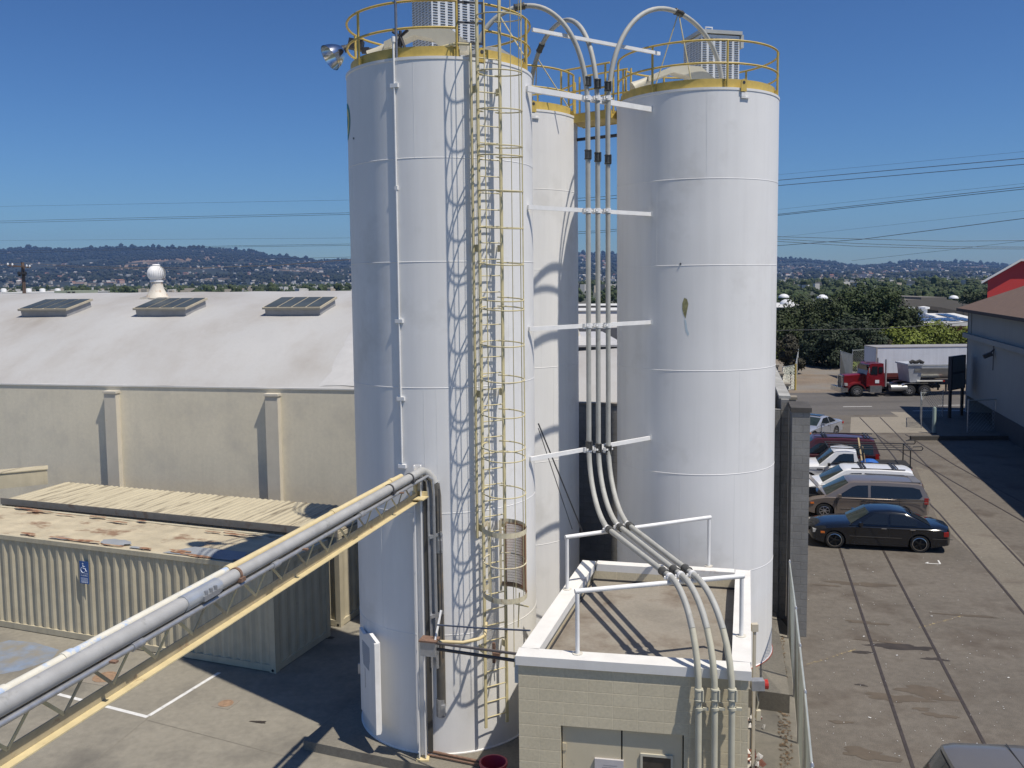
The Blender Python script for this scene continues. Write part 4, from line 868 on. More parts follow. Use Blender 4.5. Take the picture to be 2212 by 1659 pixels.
# roof of the block building: pale sloping sheet up to a hip
k=MB(); rl=[bf0+bft*.35+bnn*.25+bsd*.0+ZZ*(ZB-.02),bfL+bnn*.25+ZZ*(ZB-.02)]
rb_=[bfL+bsd*9+ZZ*(ZB+1.45),bf0+bft*.35+bsd*9.5+ZZ*(ZB+1.75)]
k.poly([rl[0],rl[1],bfL+bsd*5.6+ZZ*(ZB+.85),bf0+bft*5+bsd*6.4+ZZ*(ZB+1.15),bf0+bft*.4+bsd*13+ZZ*(ZB+2.2)]); k.build('roof',ROOFW,gb)
k=MB(); k.poly([bf0+bft*.34+ZZ*ZB+bnn*.3,bf0+bft*.34+bsd*26+ZZ*(ZB-.25),bf0+bft*6+bsd*26+ZZ*(ZB-.25),bf0+bft*6+bsd*3+ZZ*(ZB-.25)]); k.build('flat_roof',mat('grey gravel roof',(.33,.32,.3),.9,var=.1,scale=.6,dirt=(.25,.2,.16),dlev=.6,dscale=.4),gb)
# ------------------------------------------------------------------ vehicles (local x: 0 at the nose, + to the tail; y: + is the driver's far side)
def paint(n,c,metal=.3,rough=.28): return mat(n,c,rough,metal,var=.03,scale=3,coat=.6)
LAMPC=mat('clear lamp',(.6,.6,.58),.15,.3); LAMPR=mat('red lamp',(.35,.02,.015),.2); LAMPO=mat('orange lamp',(.6,.16,.03),.25)
def wheel(t,x,y,r,w,rimr,spokes,face,rimm=RIMM,lip=False):
    c=Vector((x,y,r)); ax=Vector((0,face,0))
    k=MB(); k.lathe(c,[(rimr,-w/2),(r*.93,-w/2),(r,-w/2+.03),(r,w/2-.03),(r*.93,w/2),(rimr,w/2)],28,axis=ax,cap=False); o=k.build('wheel',TYRE,t,50)
    k=MB(); k.lathe(c,[(rimr+.005,w/2-.002),(rimr*.93,w/2+.004),(rimr*.9,w/2-.03)],28,axis=ax,cap=False); k.build('rim',CHROME if lip else rimm,o,50)
    k=MB(); k.lathe(c,[(rimr*.92,w/2-.07),(.01,w/2-.07)],20,axis=ax,cap=False); k.build('brake_disc',BLACK,o)
    k=MB()
    for i in range(spokes):
        a=2*PI*i/spokes; d=Vector((cos(a),0,sin(a))); k.bar(c+ax*(w/2-.02)+d*.03,c+ax*(w/2-.03)+d*rimr*.93,rimr*.2,.025,up=ax)
    k.lathe(c,[(rimr*.22,w/2-.03),(rimr*.2,w/2),(.01,w/2+.005)],14,axis=ax); k.build('spokes',rimm if not lip else mat('black spokes',(.03,.03,.03),.3,.5),o)
def car(name,label,cat,pos,head,sp,group='vehicles parked by the block wall'):
    t=thing(name,label,cat,(0,0,0),group); LOCAL.add(t.name); Wd=sp['W']/2; body=sp['body']; L=sp['L']
    top=sp['top']; xf,xr,wr=sp['xf'],sp['xr'],sp['wr']; gc=sp.get('clear',.2)
    ar=wr*1.17
    def arch(x0): return [(x0+ar*cos(a),wr+ar*sin(a)) for a in [rad(-25+ (230)*i/12) for i in range(13)]]
    bot=[(top[-1][0]-.05,gc+.12)]+[(xr+ar,gc)]+[p for p in arch(xr) if p[1]>gc]+[(xr-ar,gc),(xf+ar,gc)]+[p for p in arch(xf) if p[1]>gc]+[(xf-ar,gc),(.06,gc+.1)]
    prof=top+bot; nt=len(top); lay=[-1,-.985,-.93,-.8,-.4,0,.4,.8,.93,.985,1]
    k=MB(); vs=[]; n=len(prof)
    for tt in lay:
        a=abs(tt)
        for i,(x,z) in enumerate(prof):
            pull=.22*max(0,(a-.3)/.7)**2.4; e=(x/L-.5)*2
            xx=x-math.copysign(pull,e)*abs(e)**6 if i<nt else x-math.copysign(pull*.8,e)*abs(e)**8
            zz=z
            if i<nt: zz=z-(.09*max(0,(a-.8)/.2)**2 if 0<i<nt-1 else 0)+.03*(1-a*a)*(1 if 0<i<nt-1 else 0)
            y=tt*Wd*(1-.10*abs(e)**5)-math.copysign(.03,tt)*(1 if z<gc+.05 else 0)*(a>.5)
            vs.append(Vector((xx,y,zz)))
    fs=[tuple(range(n)),tuple(reversed([(len(lay)-1)*n+i for i in range(n)]))]
    for j in range(len(lay)-1):
        for i in range(n): fs.append((j*n+i,j*n+(i+1)%n,(j+1)*n+(i+1)%n,(j+1)*n+i))
    k.add(vs,fs); k.build('body',body,t,38)
    k=MB(); k.box((L/2,0,gc+.12),(L*.9,Wd*1.3,.2)); k.box(((xf+xr)/2,0,.5),((xr-xf)-ar*2.1,Wd*1.7,.5)); k.build('underbody',BLACK,t)
    # cabin
    xa,xb,xc,xd=sp['cab']; zb=sp['zb']; zr=sp['zr']; wb,wt=Wd*.955,Wd*sp.get('tumble',.77)
    if 'zbd' in sp: zbd=sp['zbd']
    else: zbd=zb
    g=[(xa,zb-.05),(xb,zr-.05),(xb+.12,zr-.015),((xb+xc)/2,zr+.02),(xc-.15,zr-.02),(xc,zr-.07),(xd,zbd-.05)]
    def yy(z): return wb+(wt-wb)*min(1.05,max(0,(z-zb)/(zr-zb)))
    k=MB(); vs=[];n=len(g); lays=[-1,-.93,-.6,0,.6,.93,1]
    for tt in lays:
        for x,z in g:
            up_=(z>zr-.12); vs.append(Vector((x-(.05*(1-tt*tt) if x<L/2 and not up_ else 0)-(.06*(1-tt*tt) if up_ and x<=xb else 0)+(.06*(1-tt*tt) if up_ and x>=xc-.01 else 0),tt*yy(z),z+(.035*(1-tt*tt)-.03*(abs(tt)==1) if up_ else 0))))
    fs=[tuple(range(n)),tuple(reversed([(len(lays)-1)*n+i for i in range(n)]))]
    for j in range(len(lays)-1):
        for i in range(n-1): fs.append((j*n+i,j*n+i+1,(j+1)*n+i+1,(j+1)*n+i))
    k.add(vs,fs); k.build('cabin',sp.get('roof',body),t,35)
    # screens
    def screen(x0,z0,x1,z1,nm,f0=.06,f1=.94,gl=GLASSD,sgn=-1):
        k=MB(); vs=[];fs=[]
        nx=8
        for (f) in(f0,f1):
            x=x0+(x1-x0)*f; z=z0+(z1-z0)*f; up_=f>.5
            for i in range(nx+1):
                tt=-.93+1.86*i/nx; tt*=.97
                bul=(.05 if not up_ else .06)*(1-tt*tt); o=Vector((-(z1-z0),0,(x1-x0))); o.normalize(); o=o if o.z>0 else -o
                vs.append(Vector((x+sgn*bul,tt*yy(z),z+(.03*(1-tt*tt) if up_ else 0)))+o*.014)
        for i in range(nx): fs.append((i,i+1,nx+2+i,nx+1+i))
        k.add(vs,fs); return k.build(nm,gl,t,60,fix=False)
    if sp.get('ws',True): screen(xa,zb-.05,xb,zr-.05,'windshield',.1,.95,mat('windshield glass',(.028,.04,.036),.07,0,var=.3,scale=3,spec=.6))
    if sp.get('rs',True): screen(xd,zbd-.05,xc,zr-.07,'rear_window',.14,.9,GLASSD,1)
    for sd in(-1,1):
        for wi,poly in enumerate(sp['win']):
            k=MB(); k.prism([Vector((x,sd*(yy(z)+.004),z)) for x,z in poly],(0,sd*.008,0)); k.build('side_window',GLASSD,t)
        for (x0,x1,z) in sp.get('trim',[]):
            k=MB(); k.box(((x0+x1)/2,sd*(Wd+.004),z),(x1-x0,.012,.022)); k.build('side_trim',sp.get('trimm',CHROME),t)
        for x in sp.get('seams',[]):
            k=MB(); k.box((x,sd*(Wd+.0),(gc+zb)/2+.08),(.012,.006,zb-gc-.3)); k.build('door_seam',BLACK,t)
        for (x,z) in sp.get('handles',[]):
            k=MB(); k.box((x,sd*(Wd+.012),z),(.17,.03,.035)); k.build('door_handle',sp.get('hm',CHROME),t)
        mx=sp['mirror']; k=MB(); k.box((mx,sd*(Wd+.1),zb+.06),(.11,.2,.14)); k.box((mx,sd*(Wd-.0),zb+.02),(.06,.12,.05)); k.build('mirror',sp.get('mm',body),t)
        hx,hz=sp['head']; k=MB(); k.box((hx+.1,sd*Wd*.7,hz),(.2,.3,.13)); k.build('headlight',LAMPC,t)
        k=MB(); k.box((hx+.33,sd*(Wd*.95),hz-.03),(.14,.05,.07)); k.build('indicator',LAMPO,t)
        tx,tz,th=sp['tail']; k=MB(); k.box((tx-.13,sd*Wd*.85,tz),(.16,.2,th*.8)); k.build('tail_light',LAMPR,t)
        for x in(xf,xr): wheel(t,x,sd*(Wd-.12),wr,.21,wr*sp.get('rimk',.66),sp.get('spk',6),sd,sp.get('rimm',RIMM),sp.get('lip',False))
    k=MB(); k.box((-.0+sp.get('gx',.02),0,.62),(.05,Wd*.9,.14)); k.build('grille',BLACK,t)
    for (z,x0) in sp.get('bump',[]): 
        k=MB(); k.box((x0,0,z),(.1,Wd*1.7,.1)); k.build('bumper_strip',CHROME,t)
    t.location=pos; t.rotation_euler=(0,0,head); t.scale=(.97,.96,.92); return t
HC_=rad(-13.0)
cu=Vector((cos(HC_),sin(HC_),0)); cv=Vector((-sin(HC_),cos(HC_),0))
def park(wx_,wy_,xf,W_,h=HC_):     # ground contact of the near front wheel -> nose position
    u=Vector((cos(h),sin(h),0)); w=Vector((-sin(h),cos(h),0)); return Vector((wx_,wy_,0))-u*xf*.95+w*(W_/2-.1)*.95
# black sedan
sed=dict(W=1.8,L=4.82,body=paint('black car paint',(.006,.008,.012),.0,.16),xf=.86,xr=3.69,wr=.325,rimk=.74,lip=True,spk=5,clear=.19,
 top=[(.0,.5),(.03,.66),(.12,.76),(.6,.86),(1.45,.95),(3.9,.96),(4.4,.95),(4.72,.88),(4.8,.7),(4.82,.5)],
 cab=(1.35,2.1,3.35,4.15),zb=.96,zr=1.43,tumble=.74,zbd=.98,
 win=[[(1.72,.98),(2.2,1.345),(2.62,1.375),(2.64,.98)],[(2.72,.98),(2.72,1.375),(3.25,1.34),(3.62,1.12),(3.6,.98)]],
 trim=[(1.35,3.1,.52),(4.1,4.75,.56)],trimm=mat('dark chrome',(.2,.2,.2),.2,.9),seams=[1.55,2.68,3.45],handles=[(2.5,.86),(3.45,.86)],mirror=1.72,head=(.12,.63),tail=(4.68,.72,.2))
car('sedan','glossy black sedan with chrome lipped wheels parked nearest in the row','car',park(11.14,30.78,.86,1.8),HC_,sed)
# minivans
def lowvan(o): o.scale=(.95,.95,.83); return o
def van(body,**kw):
    d=dict(W=1.92,L=5.11,body=body,xf=.97,xr=3.97,wr=.34,rimk=.62,spk=7,clear=.2,
     top=[(.0,.5),(.03,.7),(.1,.8),(.5,.95),(1.05,1.07),(4.9,1.1),(5.02,1.05),(5.1,.75),(5.11,.5)],
     cab=(.98,1.98,4.72,5.02),zb=1.06,zr=1.75,tumble=.8,zbd=1.08,
     win=[[(1.5,1.08),(2.05,1.5),(2.25,1.58),(2.66,1.6),(2.66,1.08)],[(2.78,1.08),(2.78,1.6),(4.35,1.58),(4.62,1.5),(4.72,1.2),(4.6,1.08)]],
     seams=[1.45,2.72,3.85],handles=[(2.5,.92),(2.95,.92)],mirror=1.55,head=(.16,.72),tail=(5.0,.98,.36)); d.update(kw); return d
tp=paint('tan metallic paint',(.22,.185,.16),.35,.3)
tanv=van(tp,trim=[(1.6,4.75,1.055),(1.6,2.4,.5),(3.9,5.0,.93)],roof=tp)
p=park(12.18,34.77,.97,1.92); vt=lowvan(car('minivan','tan minivan with its hood propped open beside the black sedan','minivan',p,HC_,tanv))
k=MB(); k.add([(1.0,-.78,1.09),(1.0,.78,1.09),(.36,.72,1.86),(.36,-.72,1.86),(.97,-.78,1.07),(.97,.78,1.07),(.33,.72,1.83),(.33,-.72,1.83)],[(0,1,2,3),(7,6,5,4),(0,4,5,1),(1,5,6,2),(2,6,7,3),(3,7,4,0)]); k.build('open_hood',paint('pale tan underside',(.36,.33,.31),.2,.4),vt,None)
k=MB(); k.box((.55,0,1.0),(.86,1.44,.06)); o=k.build('engine_bay',BLACK,vt)
k=MB(); k.box((3.75,-.62,1.77),(1.9,.05,.04)); k.box((3.75,.62,1.77),(1.9,.05,.04)); k.box((4.55,0,1.755),(.3,1.2,.04)); k.build('roof_rail',mat('grey roof rail',(.14,.14,.15),.5),vt)
wp_=paint('white car paint',(.74,.75,.76),0,.3)
whv=van(wp_); p=p+cu*.1+cv*2.3; vw_=lowvan(car('minivan','white minivan with black roof bars, behind the open hood','minivan',p,HC_,whv))
def roofbars(t,xs,z,wd):
    k=MB()
    for s in(-1,1): k.box((sum(xs)/len(xs),s*wd,z),(max(xs)-min(xs)+.9,.05,.04))
    for x in xs: k.box((x,0,z+.05),(.07,wd*2,.03)); k.box((x+.14,0,z+.045),(.05,wd*2,.025))
    k.build('roof_rack',mat('black rack',(.02,.02,.022),.5),t)
roofbars(vw_,[2.7,4.0],1.79,.66)
# white pickup with ladder rack
pk=dict(W=1.98,L=5.6,body=wp_,xf=.98,xr=4.55,wr=.37,rimk=.58,spk=5,clear=.33,
 top=[(.0,.6),(.02,.85),(.08,1.02),(.5,1.1),(1.5,1.16),(2.0,1.15),(3.25,1.14),(3.3,1.1),(5.5,1.1),(5.58,.9),(5.6,.6)],
 cab=(1.45,2.2,3.1,3.24),zb=1.15,zr=1.83,tumble=.83,zbd=1.15,
 win=[[(1.95,1.2),(2.35,1.65),(2.55,1.72),(2.98,1.72),(3.02,1.2)]],seams=[1.72,3.1],handles=[(2.95,1.02)],hm=wp_,mirror=1.9,mm=mat('black mirror',(.02,.02,.02),.4),head=(.12,.9),tail=(5.52,.95,.3))
p=p-cu*.3+cv*2.9; tk=car('pickup_truck','white pickup truck with a black ladder rack over its bed','pickup truck',p,HC_,pk)
k=MB(); k.box((4.42,0,1.125),(2.16,1.72,.05)); k.build('bed_liner',BLACK,tk)
BR=mat('black rack',(.02,.02,.022)); k=MB()
for s in(-1,1):
    k.tube([(1.9,s*.82,1.98),(5.62,s*.82,1.98)],.028,7); k.tube([(5.62,s*.82,1.98),(5.86,s*.82,1.98),(5.92,s*.82,2.08),(5.86,s*.82,2.17),(5.5,s*.82,2.14)],.025,7)
    for x in(3.4,5.4): k.tube([(x,s*.86,1.12),(x,s*.82,1.98)],.028,7)
for y in(-.3,.2): k.tube([(1.9,y,1.99),(5.6,y,1.99)],.016,6)
for x in(1.9,3.4,5.4): k.tube([(x,-.82,1.98),(x,.82,1.98)],.024,7)
k.build('ladder_rack',BR,tk,50)
k=MB(); k.bar((3.42,-.3,1.3),(3.3,.1,2.35),.07,.03); k.bar((3.5,-.86,1.25),(3.36,-.8,2.1),.05,.03); k.build('timber_batten',mat('pale timber',(.45,.35,.2),.7),tk)
k=MB(); k.lathe((3.75,-.35,1.18),[(.42,-.12),(.38,.08),(.22,.2),(.02,.24)],14); tb=k.build('blue_tarpaulin',mat('blue tarp',(.02,.12,.45),.5,var=.2,scale=8),tk,40)
k=MB(); k.box((1.52,-.995,.95),(.26,.012,.05)); k.build('fender_badge',DARK,tk)
# maroon van
mp=paint('maroon paint',(.075,.016,.02),.1,.3)
mv=van(mp,zr=1.85,tumble=.84,win=[[(1.5,1.1),(2.0,1.5),(2.2,1.62),(2.6,1.64),(2.6,1.1)],[(2.7,1.1),(2.7,1.64),(4.5,1.62),(4.66,1.56),(4.7,1.1)]])
p=p+cv*3.1-cu*.35; mvn=car('minivan','maroon van with roof bars between the white pickup and the silver coupe','van',p,HC_,mv)
roofbars(mvn,[2.4,4.4],1.9,.66)
# silver coupe, nose to the camera
cp_=dict(W=1.76,L=4.7,body=paint('silver blue paint',(.42,.45,.52),.45,.25),xf=.9,xr=3.56,wr=.32,rimk=.72,spk=5,clear=.18,
 top=[(.0,.48),(.03,.62),(.12,.7),(.6,.8),(1.5,.9),(3.8,.97),(4.3,.98),(4.6,.93),(4.68,.72),(4.7,.48)],
 cab=(1.3,2.2,3.05,3.95),zb=.92,zr=1.36,tumble=.72,zbd=.98,win=[[(1.72,.95),(2.25,1.28),(2.75,1.31),(2.78,.97)],[(2.84,.98),(2.84,1.3),(3.1,1.27),(3.55,1.03),(3.5,.99)]],
 seams=[1.55,2.8],handles=[(2.62,.86)],hm=mat('silver handle',(.4,.42,.48),.3,.5),mirror=1.75,head=(.14,.6),tail=(4.58,.78,.16))
hh=rad(43); cu2=Vector((cos(hh),sin(hh),0)); cw=Vector((-sin(hh),cos(hh),0))
cpo=car('coupe','silver coupe with a dark sunroof angled towards the street behind the maroon van','car',Vector((17.27,51.23,0))-cu2*.9+cw*.78,hh,cp_)
k=MB(); k.box((2.6,0,1.4),(.62,.9,.02)); k.build('sunroof',GLASSD,cpo)
# grey car at the lower right, close to the camera
gp_=paint('grey beige paint',(.19,.18,.165),.35,.3)
sv=van(gp_,W=1.84,L=4.7,xf=.9,xr=3.7,zr=1.78,mm=mat('black mirror',(.02,.02,.02)),
 top=[(.0,.5),(.03,.7),(.1,.8),(.5,.92),(1.05,1.02),(4.5,1.08),(4.62,1.05),(4.69,.75),(4.7,.5)],cab=(1.0,1.95,4.3,4.64),tail=(4.6,.95,.3),
 win=[[(1.5,1.1),(2.05,1.48),(2.25,1.56),(2.62,1.58),(2.62,1.1)],[(2.74,1.1),(2.74,1.58),(3.9,1.56),(4.2,1.46),(4.3,1.25),(4.2,1.1)]])
hd=rad(171); tl=Vector((6.75,13.9,0))
gcar=car('parked_car','grey beige car cut off by the lower right corner, closest to the camera','car',tl-Vector((cos(hd),sin(hd),0))*4.7*.95,hd,sv,group=None)
k=MB()
for x in(2.3,3.3): k.box((x,0,1.83),(.014,1.3,.012))
k.build('roof_seam',DARK,gcar)
# ------------------------------------------------------------------ red tractor unit with its dump trailer (local x from the front bumper)
RED=paint('red truck paint',(.17,.008,.012),0,.3); TS=mat('trailer aluminium',(.5,.5,.48),.35,.6,var=.1,scale=2)
tt=thing('tractor_truck','red long nosed tractor truck on the street in front of the white box trailer','truck',(0,0,0))
def tb_(name,parts,m,par=None,sm=None):
    k=MB()
    for f in parts: f(k)
    return k.build(name,m,par or tt,sm)
B=lambda c,s:(lambda k:k.box(c,s)); Y=1.22
k=MB(); pf=[(.55,.95),(.5,1.75),(.6,1.92),(2.3,2.06),(2.35,.95)]
vs=[];
for y,in_ in((-.62,0),(-.5,.07),(.5,.07),(.62,0)): vs+=[Vector((x,y,z+(in_ if z>1.6 else 0))) for x,z in pf]
k.add(vs,[(0,1,2,3,4),(19,18,17,16,15)]+[(j*5+i,j*5+(i+1)%5,(j+1)*5+(i+1)%5,(j+1)*5+i) for j in range(3) for i in range(5)]); k.build('hood',RED,tt,40)
k=MB(); k.prism([(2.3,-Y+.15,.95),(2.3,-Y+.15,2.06),(2.55,-Y+.2,3.02),(2.75,-Y+.22,3.12),(3.75,-Y+.2,3.12),(3.85,-Y+.15,.95)],(0,2*Y-.34,0)); cab=k.build('cab',RED,tt)
k=MB(); k.prism([(2.62,-Y+.14,2.1),(2.78,-Y+.16,2.86),(3.22,-Y+.16,2.86),(3.24,-Y+.14,2.1)],(0,-.0+.02,0)); k.prism([(3.34,-Y+.14,2.25),(3.34,-Y+.16,2.8),(3.68,-Y+.16,2.8),(3.68,-Y+.14,2.25)],(0,.02,0)); k.build('side_window',GLASSD,cab)
k=MB(); k.box((2.40,0,2.55),(.03,1.9,.74),(Vector((.97,0,.24)).normalized(),Vector((0,1,0)),Vector((-.25,0,.97)).normalized())); k.box((2.42,0,2.98),(.34,2.1,.05)); k.build('windshield',GLASSD,cab)
tb_('grille',[B((.49,0,1.35),(.08,.9,.95))],mat('dark grille',(.12,.12,.13),.4,.6))
tb_('grille_surround',[B((.48,-.5,1.36),(.14,.12,1.08)),B((.48,.5,1.36),(.14,.12,1.08)),B((.48,0,1.92),(.14,1.1,.08))],CHROME)
tb_('front_bumper',[B((.22,0,.66),(.34,2.4,.46)),B((.5,-1.1,.66),(.4,.18,.4))],CHROME)
for s in(-1,1):
    k=MB(); pts=[(1.45+.78*cos(rad(a)),.55+.78*sin(rad(a))) for a in range(10,171,16)]
    vs=[];fs=[]
    for i,(x,z) in enumerate(pts): vs+=[(x,s*.62,z+.04),(x,s*1.22,z),(x,s*1.22,z-.12)]
    for i in range(len(pts)-1): fs+=[(3*i,3*i+1,3*i+4,3*i+3),(3*i+1,3*i+2,3*i+5,3*i+4)]
    k.add(vs,fs); k.build('front_fender',paint('dark red fender',(.16,.012,.015),0,.35),tt,50,fix=False)
    k=MB(); k.box((.62,s*.85,1.15),(.2,.3,.24)); k.build('headlight',LAMPC,tt)
    k=MB(); k.box((3.05,s*1.0,.72),(1.0,.5,.62)); k.build('step_box',mat('step aluminium',(.3,.31,.32),.35,.7,var=.2,scale=6),tt)
    k=MB(); k.lathe((4.35,s*.95,.78),[(.3,0),(.32,.02),(.32,1.38),(.3,1.4)],20,axis=(1,0,0)); k.build('fuel_tank',mat('tank aluminium',(.4,.4,.39),.45,.7),tt,40)
    k=MB(); k.tube([(4.02,s*.85,.9),(4.02,s*.85,3.5)],.08,10); k.build('exhaust_stack',TS,tt,40)
    k=MB(); k.box((2.45,s*1.32,2.5),(.08,.14,.5)); k.build('mirror',CHROME,tt)
    for x in(1.45,5.95,7.25):
        wheel(tt,x,s*(1.05 if x<2 else .95),.53,.3 if x<2 else .5,.3,8,s,mat('steel wheel',(.4,.4,.4),.4,.7))
    k=MB(); pts=[(x,z) for x,z in[(5.1,.75),(5.25,1.0),(5.6,1.2),(7.55,1.2),(7.9,1.0),(8.0,.7)]]; vs=[];fs=[]
    for x,z in pts: vs+=[(x,s*.68,z),(x,s*1.24,z)]
    for i in range(5): fs.append((2*i,2*i+1,2*i+3,2*i+2))
    k.add(vs,fs); k.build('rear_fender',mat('stainless fender',(.6,.6,.58),.3,.8),tt,50,fix=False)
tb_('chassis',[B((5.2,0,.8),(7.5,.85,.26)),B((5.1,-1.0,.85),(.25,.35,.45)),B((4.4,0,1.1),(.4,1.6,.1))],BLACK)
tb_('door_sticker',[B((3.2,-Y+.13,1.42),(.34,.02,.3))],mat('white sticker',(.7,.72,.74),.6))
tb_('roof_lights',[B((2.95,0,3.17),(.9,.1,.05)),B((2.6,-.5,3.2),(.35,.1,.09)),B((2.6,.5,3.2),(.35,.1,.09))],CHROME)
tt.location=G(1805,858)+Vector((.35,1.15,0)); tt.location.z=0; tt.rotation_euler=(0,0,rad(.5)); tt.scale=(.92,.92,.83); TX=tt.location.copy()
dt=thing('dump_trailer','pale half round dump trailer hitched behind the red truck','trailer',(0,0,0))
k=MB(); n=14; xs0,xs1=6.35,17
vs=[];fs=[]
for x in(xs0,xs1):
    for i in range(n+1):
        a=PI*i/n; vs.append((x,1.2*cos(a),2.62-1.12*sin(a)))
for i in range(n): fs.append((i,i+1,n+2+i,n+1+i))
fs+=[tuple(range(n+1))]; k.add(vs,fs); k.build('tub',TS,dt,50)
k=MB(); k.prism([(5.75,-1.2,2.95),(7.0,-1.2,2.95),(6.9,-1.0,1.3),(6.05,-1.0,1.3)],(0,2.2,0)); k.box((6.4,0,3.0),(1.35,2.5,.14)); k.build('front_bulkhead',mat('pale grey bulkhead',(.5,.52,.55),.5,.2),dt)
k=MB(); k.bar((6.9,-1.22,2.66),(17,-1.22,2.66),.12,.12); k.bar((6.9,1.22,2.66),(17,1.22,2.66),.12,.12); k.build('tub_rim',TS,dt)
k=MB(); k.tube([(6.0,-1.05,3.15),(6.2,-1.05,3.3),(6.5,-1.03,3.18),(6.8,-1.05,3.32),(7.1,-1.08,3.12)],.17,10); k.build('rolled_tarp',BLACK,dt,50)
k=MB(); k.box((7.7,-.9,1.42),(2.2,.5,.1)); k.build('side_fender',mat('white fender',(.66,.65,.6),.5),dt); k=MB(); k.box((8.9,-.9,1.4),(.12,.52,.14)); k.build('marker_light',LAMPR,dt)
k=MB(); k.box((11.5,0,1.3),(10,.9,.2)); k.box((9.3,-.7,.75),(.12,.12,.9)); k.box((9.3,.7,.75),(.12,.12,.9)); k.build('trailer_frame',DARK,dt)
for s in(-1,1):
    for x in(14.2,15.5): wheel(dt,x,s*.95,.53,.5,.3,8,s,mat('steel wheel',(.4,.4,.4)))
dt.location=TX; dt.rotation_euler=(0,0,rad(.5)); dt.scale=(.92,.92,.83)
# white box trailer parked behind
bx0=G(1897,905); bt=thing('box_trailer','long white box trailer parked across the street behind the red truck','trailer',(0,0,0))
BW=mat('white trailer side',(.68,.71,.76),.4,var=.05,scale=1.2,streak=.1)
k=MB(); k.box((8,0,2.55),(16,2.6,2.9)); k.build('box',BW,bt)
k=MB(); k.box((8,0,4.03),(16.06,2.66,.08)); k.box((.03,-1.3,2.55),(.12,.06,2.9)); k.build('edge_rail',mat('trailer rail',(.4,.38,.36),.5,.3),bt)
k=MB(); k.box((8,0,.98),(15.9,2.4,.22)); k.box((3.5,0,.5),(.2,1.8,.9)); k.build('chassis',DARK,bt)
k=MB(); k.box((9.7,-1.31,3.05),(1.9,.03,1.7)); o=k.build('side_door',mat('white trailer door',(.72,.74,.78),.4),bt)
k=MB(); k.box((8.72,-1.325,2.6),(.12,.03,2.7)); k.box((9.7,-1.33,3.55),(1.7,.02,.05)); k.box((9.7,-1.33,2.4),(1.7,.02,.05)); k.build('door_frame',DARK,o)
k=MB()
for (x,z) in((8.85,3.5),(10.4,3.5),(9.1,2.85),(8.9,2.5)): k.box((x,-1.34,z),(.2,.05,.2))
k.build('hinge',BLACK,o)
for s in(-1,1):
    for x in(13.5,14.8): wheel(bt,x,s*.95,.5,.4,.28,6,s)
bt.location=D(1893,754,77.5)-Vector((0,0,D(1893,754,77.5).z))+Vector((0,1.3,0)); bt.rotation_euler=(0,0,rad(.5)); zt=D(1893,750,77.5).z; bt.scale=(1,1,zt/4.07)
# dark red flatbed in front of the trailer
ft=thing('flatbed_trailer','rusty dark red flatbed trailer between the red truck and the white box trailer','trailer',(0,0,0))
k=MB(); k.box((2.8,0,1.35),(5.6,2.2,.16)); k.box((2.8,-1.1,1.62),(5.6,.06,.4)); k.build('bed',mat('dark red steel',(.15,.035,.03),.6,var=.25,scale=3),ft)
k=MB(); k.box((2.8,0,.95),(5.4,1.2,.5)); k.build('chassis',mat('rusty brown chassis',(.07,.045,.035),.8,var=.3,scale=3),ft)
for s in(-1,1):
    for x in(.9,2.1,4.4): wheel(ft,x,s*.9,.48,.3,.26,6,s)
ft.location=G(1912,858)+Vector((.1,4.3,0)); ft.location.z=0; ft.scale=(1,1,.85)
# ------------------------------------------------------------------ grey-white warehouse on the right
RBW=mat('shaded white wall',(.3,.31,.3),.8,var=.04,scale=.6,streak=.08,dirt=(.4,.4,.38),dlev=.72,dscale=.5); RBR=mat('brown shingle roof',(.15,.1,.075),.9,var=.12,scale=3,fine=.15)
rb0=Vector((31.35,62.,0)); rbv=Vector((-.262,-.965,0)); rbx=Vector((.965,-.262,0)); HE=7.15
rw=thing('grey_warehouse','tall pale grey warehouse with a brown hipped roof shading the right of the lot','warehouse',rb0)
def rp(s,t,z): return rb0+rbv*s+rbx*t+ZZ*z
LR=34
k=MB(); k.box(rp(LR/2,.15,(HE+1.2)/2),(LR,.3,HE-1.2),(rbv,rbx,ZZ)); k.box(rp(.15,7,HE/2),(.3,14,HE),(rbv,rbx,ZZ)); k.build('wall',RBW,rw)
k=MB(); k.box(rp((LR+7.5)/2,.12,.6),(LR-7.5,.3,1.2),(rbv,rbx,ZZ)); k.build('dark_plinth',mat('dark plinth paint',(.06,.065,.07),.8,var=.1),rw)
k=MB(); k.poly([rp(7.5,.0,1.2),rp(1.5,.0,3.2),rp(1.5,3,3.2),rp(7.5,3,1.2)]); k.box(rp(4,2.8,1.5),(8,.2,3),(rbv,rbx,ZZ)); k.build('dock_recess',mat('dark recess',(.04,.04,.045),.9),rw)
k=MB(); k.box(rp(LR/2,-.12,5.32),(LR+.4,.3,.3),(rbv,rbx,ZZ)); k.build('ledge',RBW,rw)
e=.6; A=[rp(-e,-e,HE),rp(LR+e,-e,HE),rp(LR+e,14+e,HE),rp(-e,14+e,HE)]; Rg=[rp(7.3,7,HE+3.6),rp(LR-7,7,HE+3.6)]
k=MB(); k.add([*A,*Rg],[(0,1,5,4),(1,2,5),(2,3,4,5),(3,0,4)]); k.build('roof',RBR,rw)
k=MB()
for a,b_ in((A[0],A[1]),(A[3],A[0])): k.bar(a-ZZ*.09,b_-ZZ*.09,.06,.2)
k.add([p-ZZ*.15 for p in A],[(0,1,2,3)]); k.build('eave_board',mat('dark brown eave',(.06,.045,.04),.8),rw)
k=MB(); k.box(rp(1.2,-.03,6.3),(.1,.06,1.7),(rbv,rbx,ZZ)); k.build('downpipe',RBW,rw)
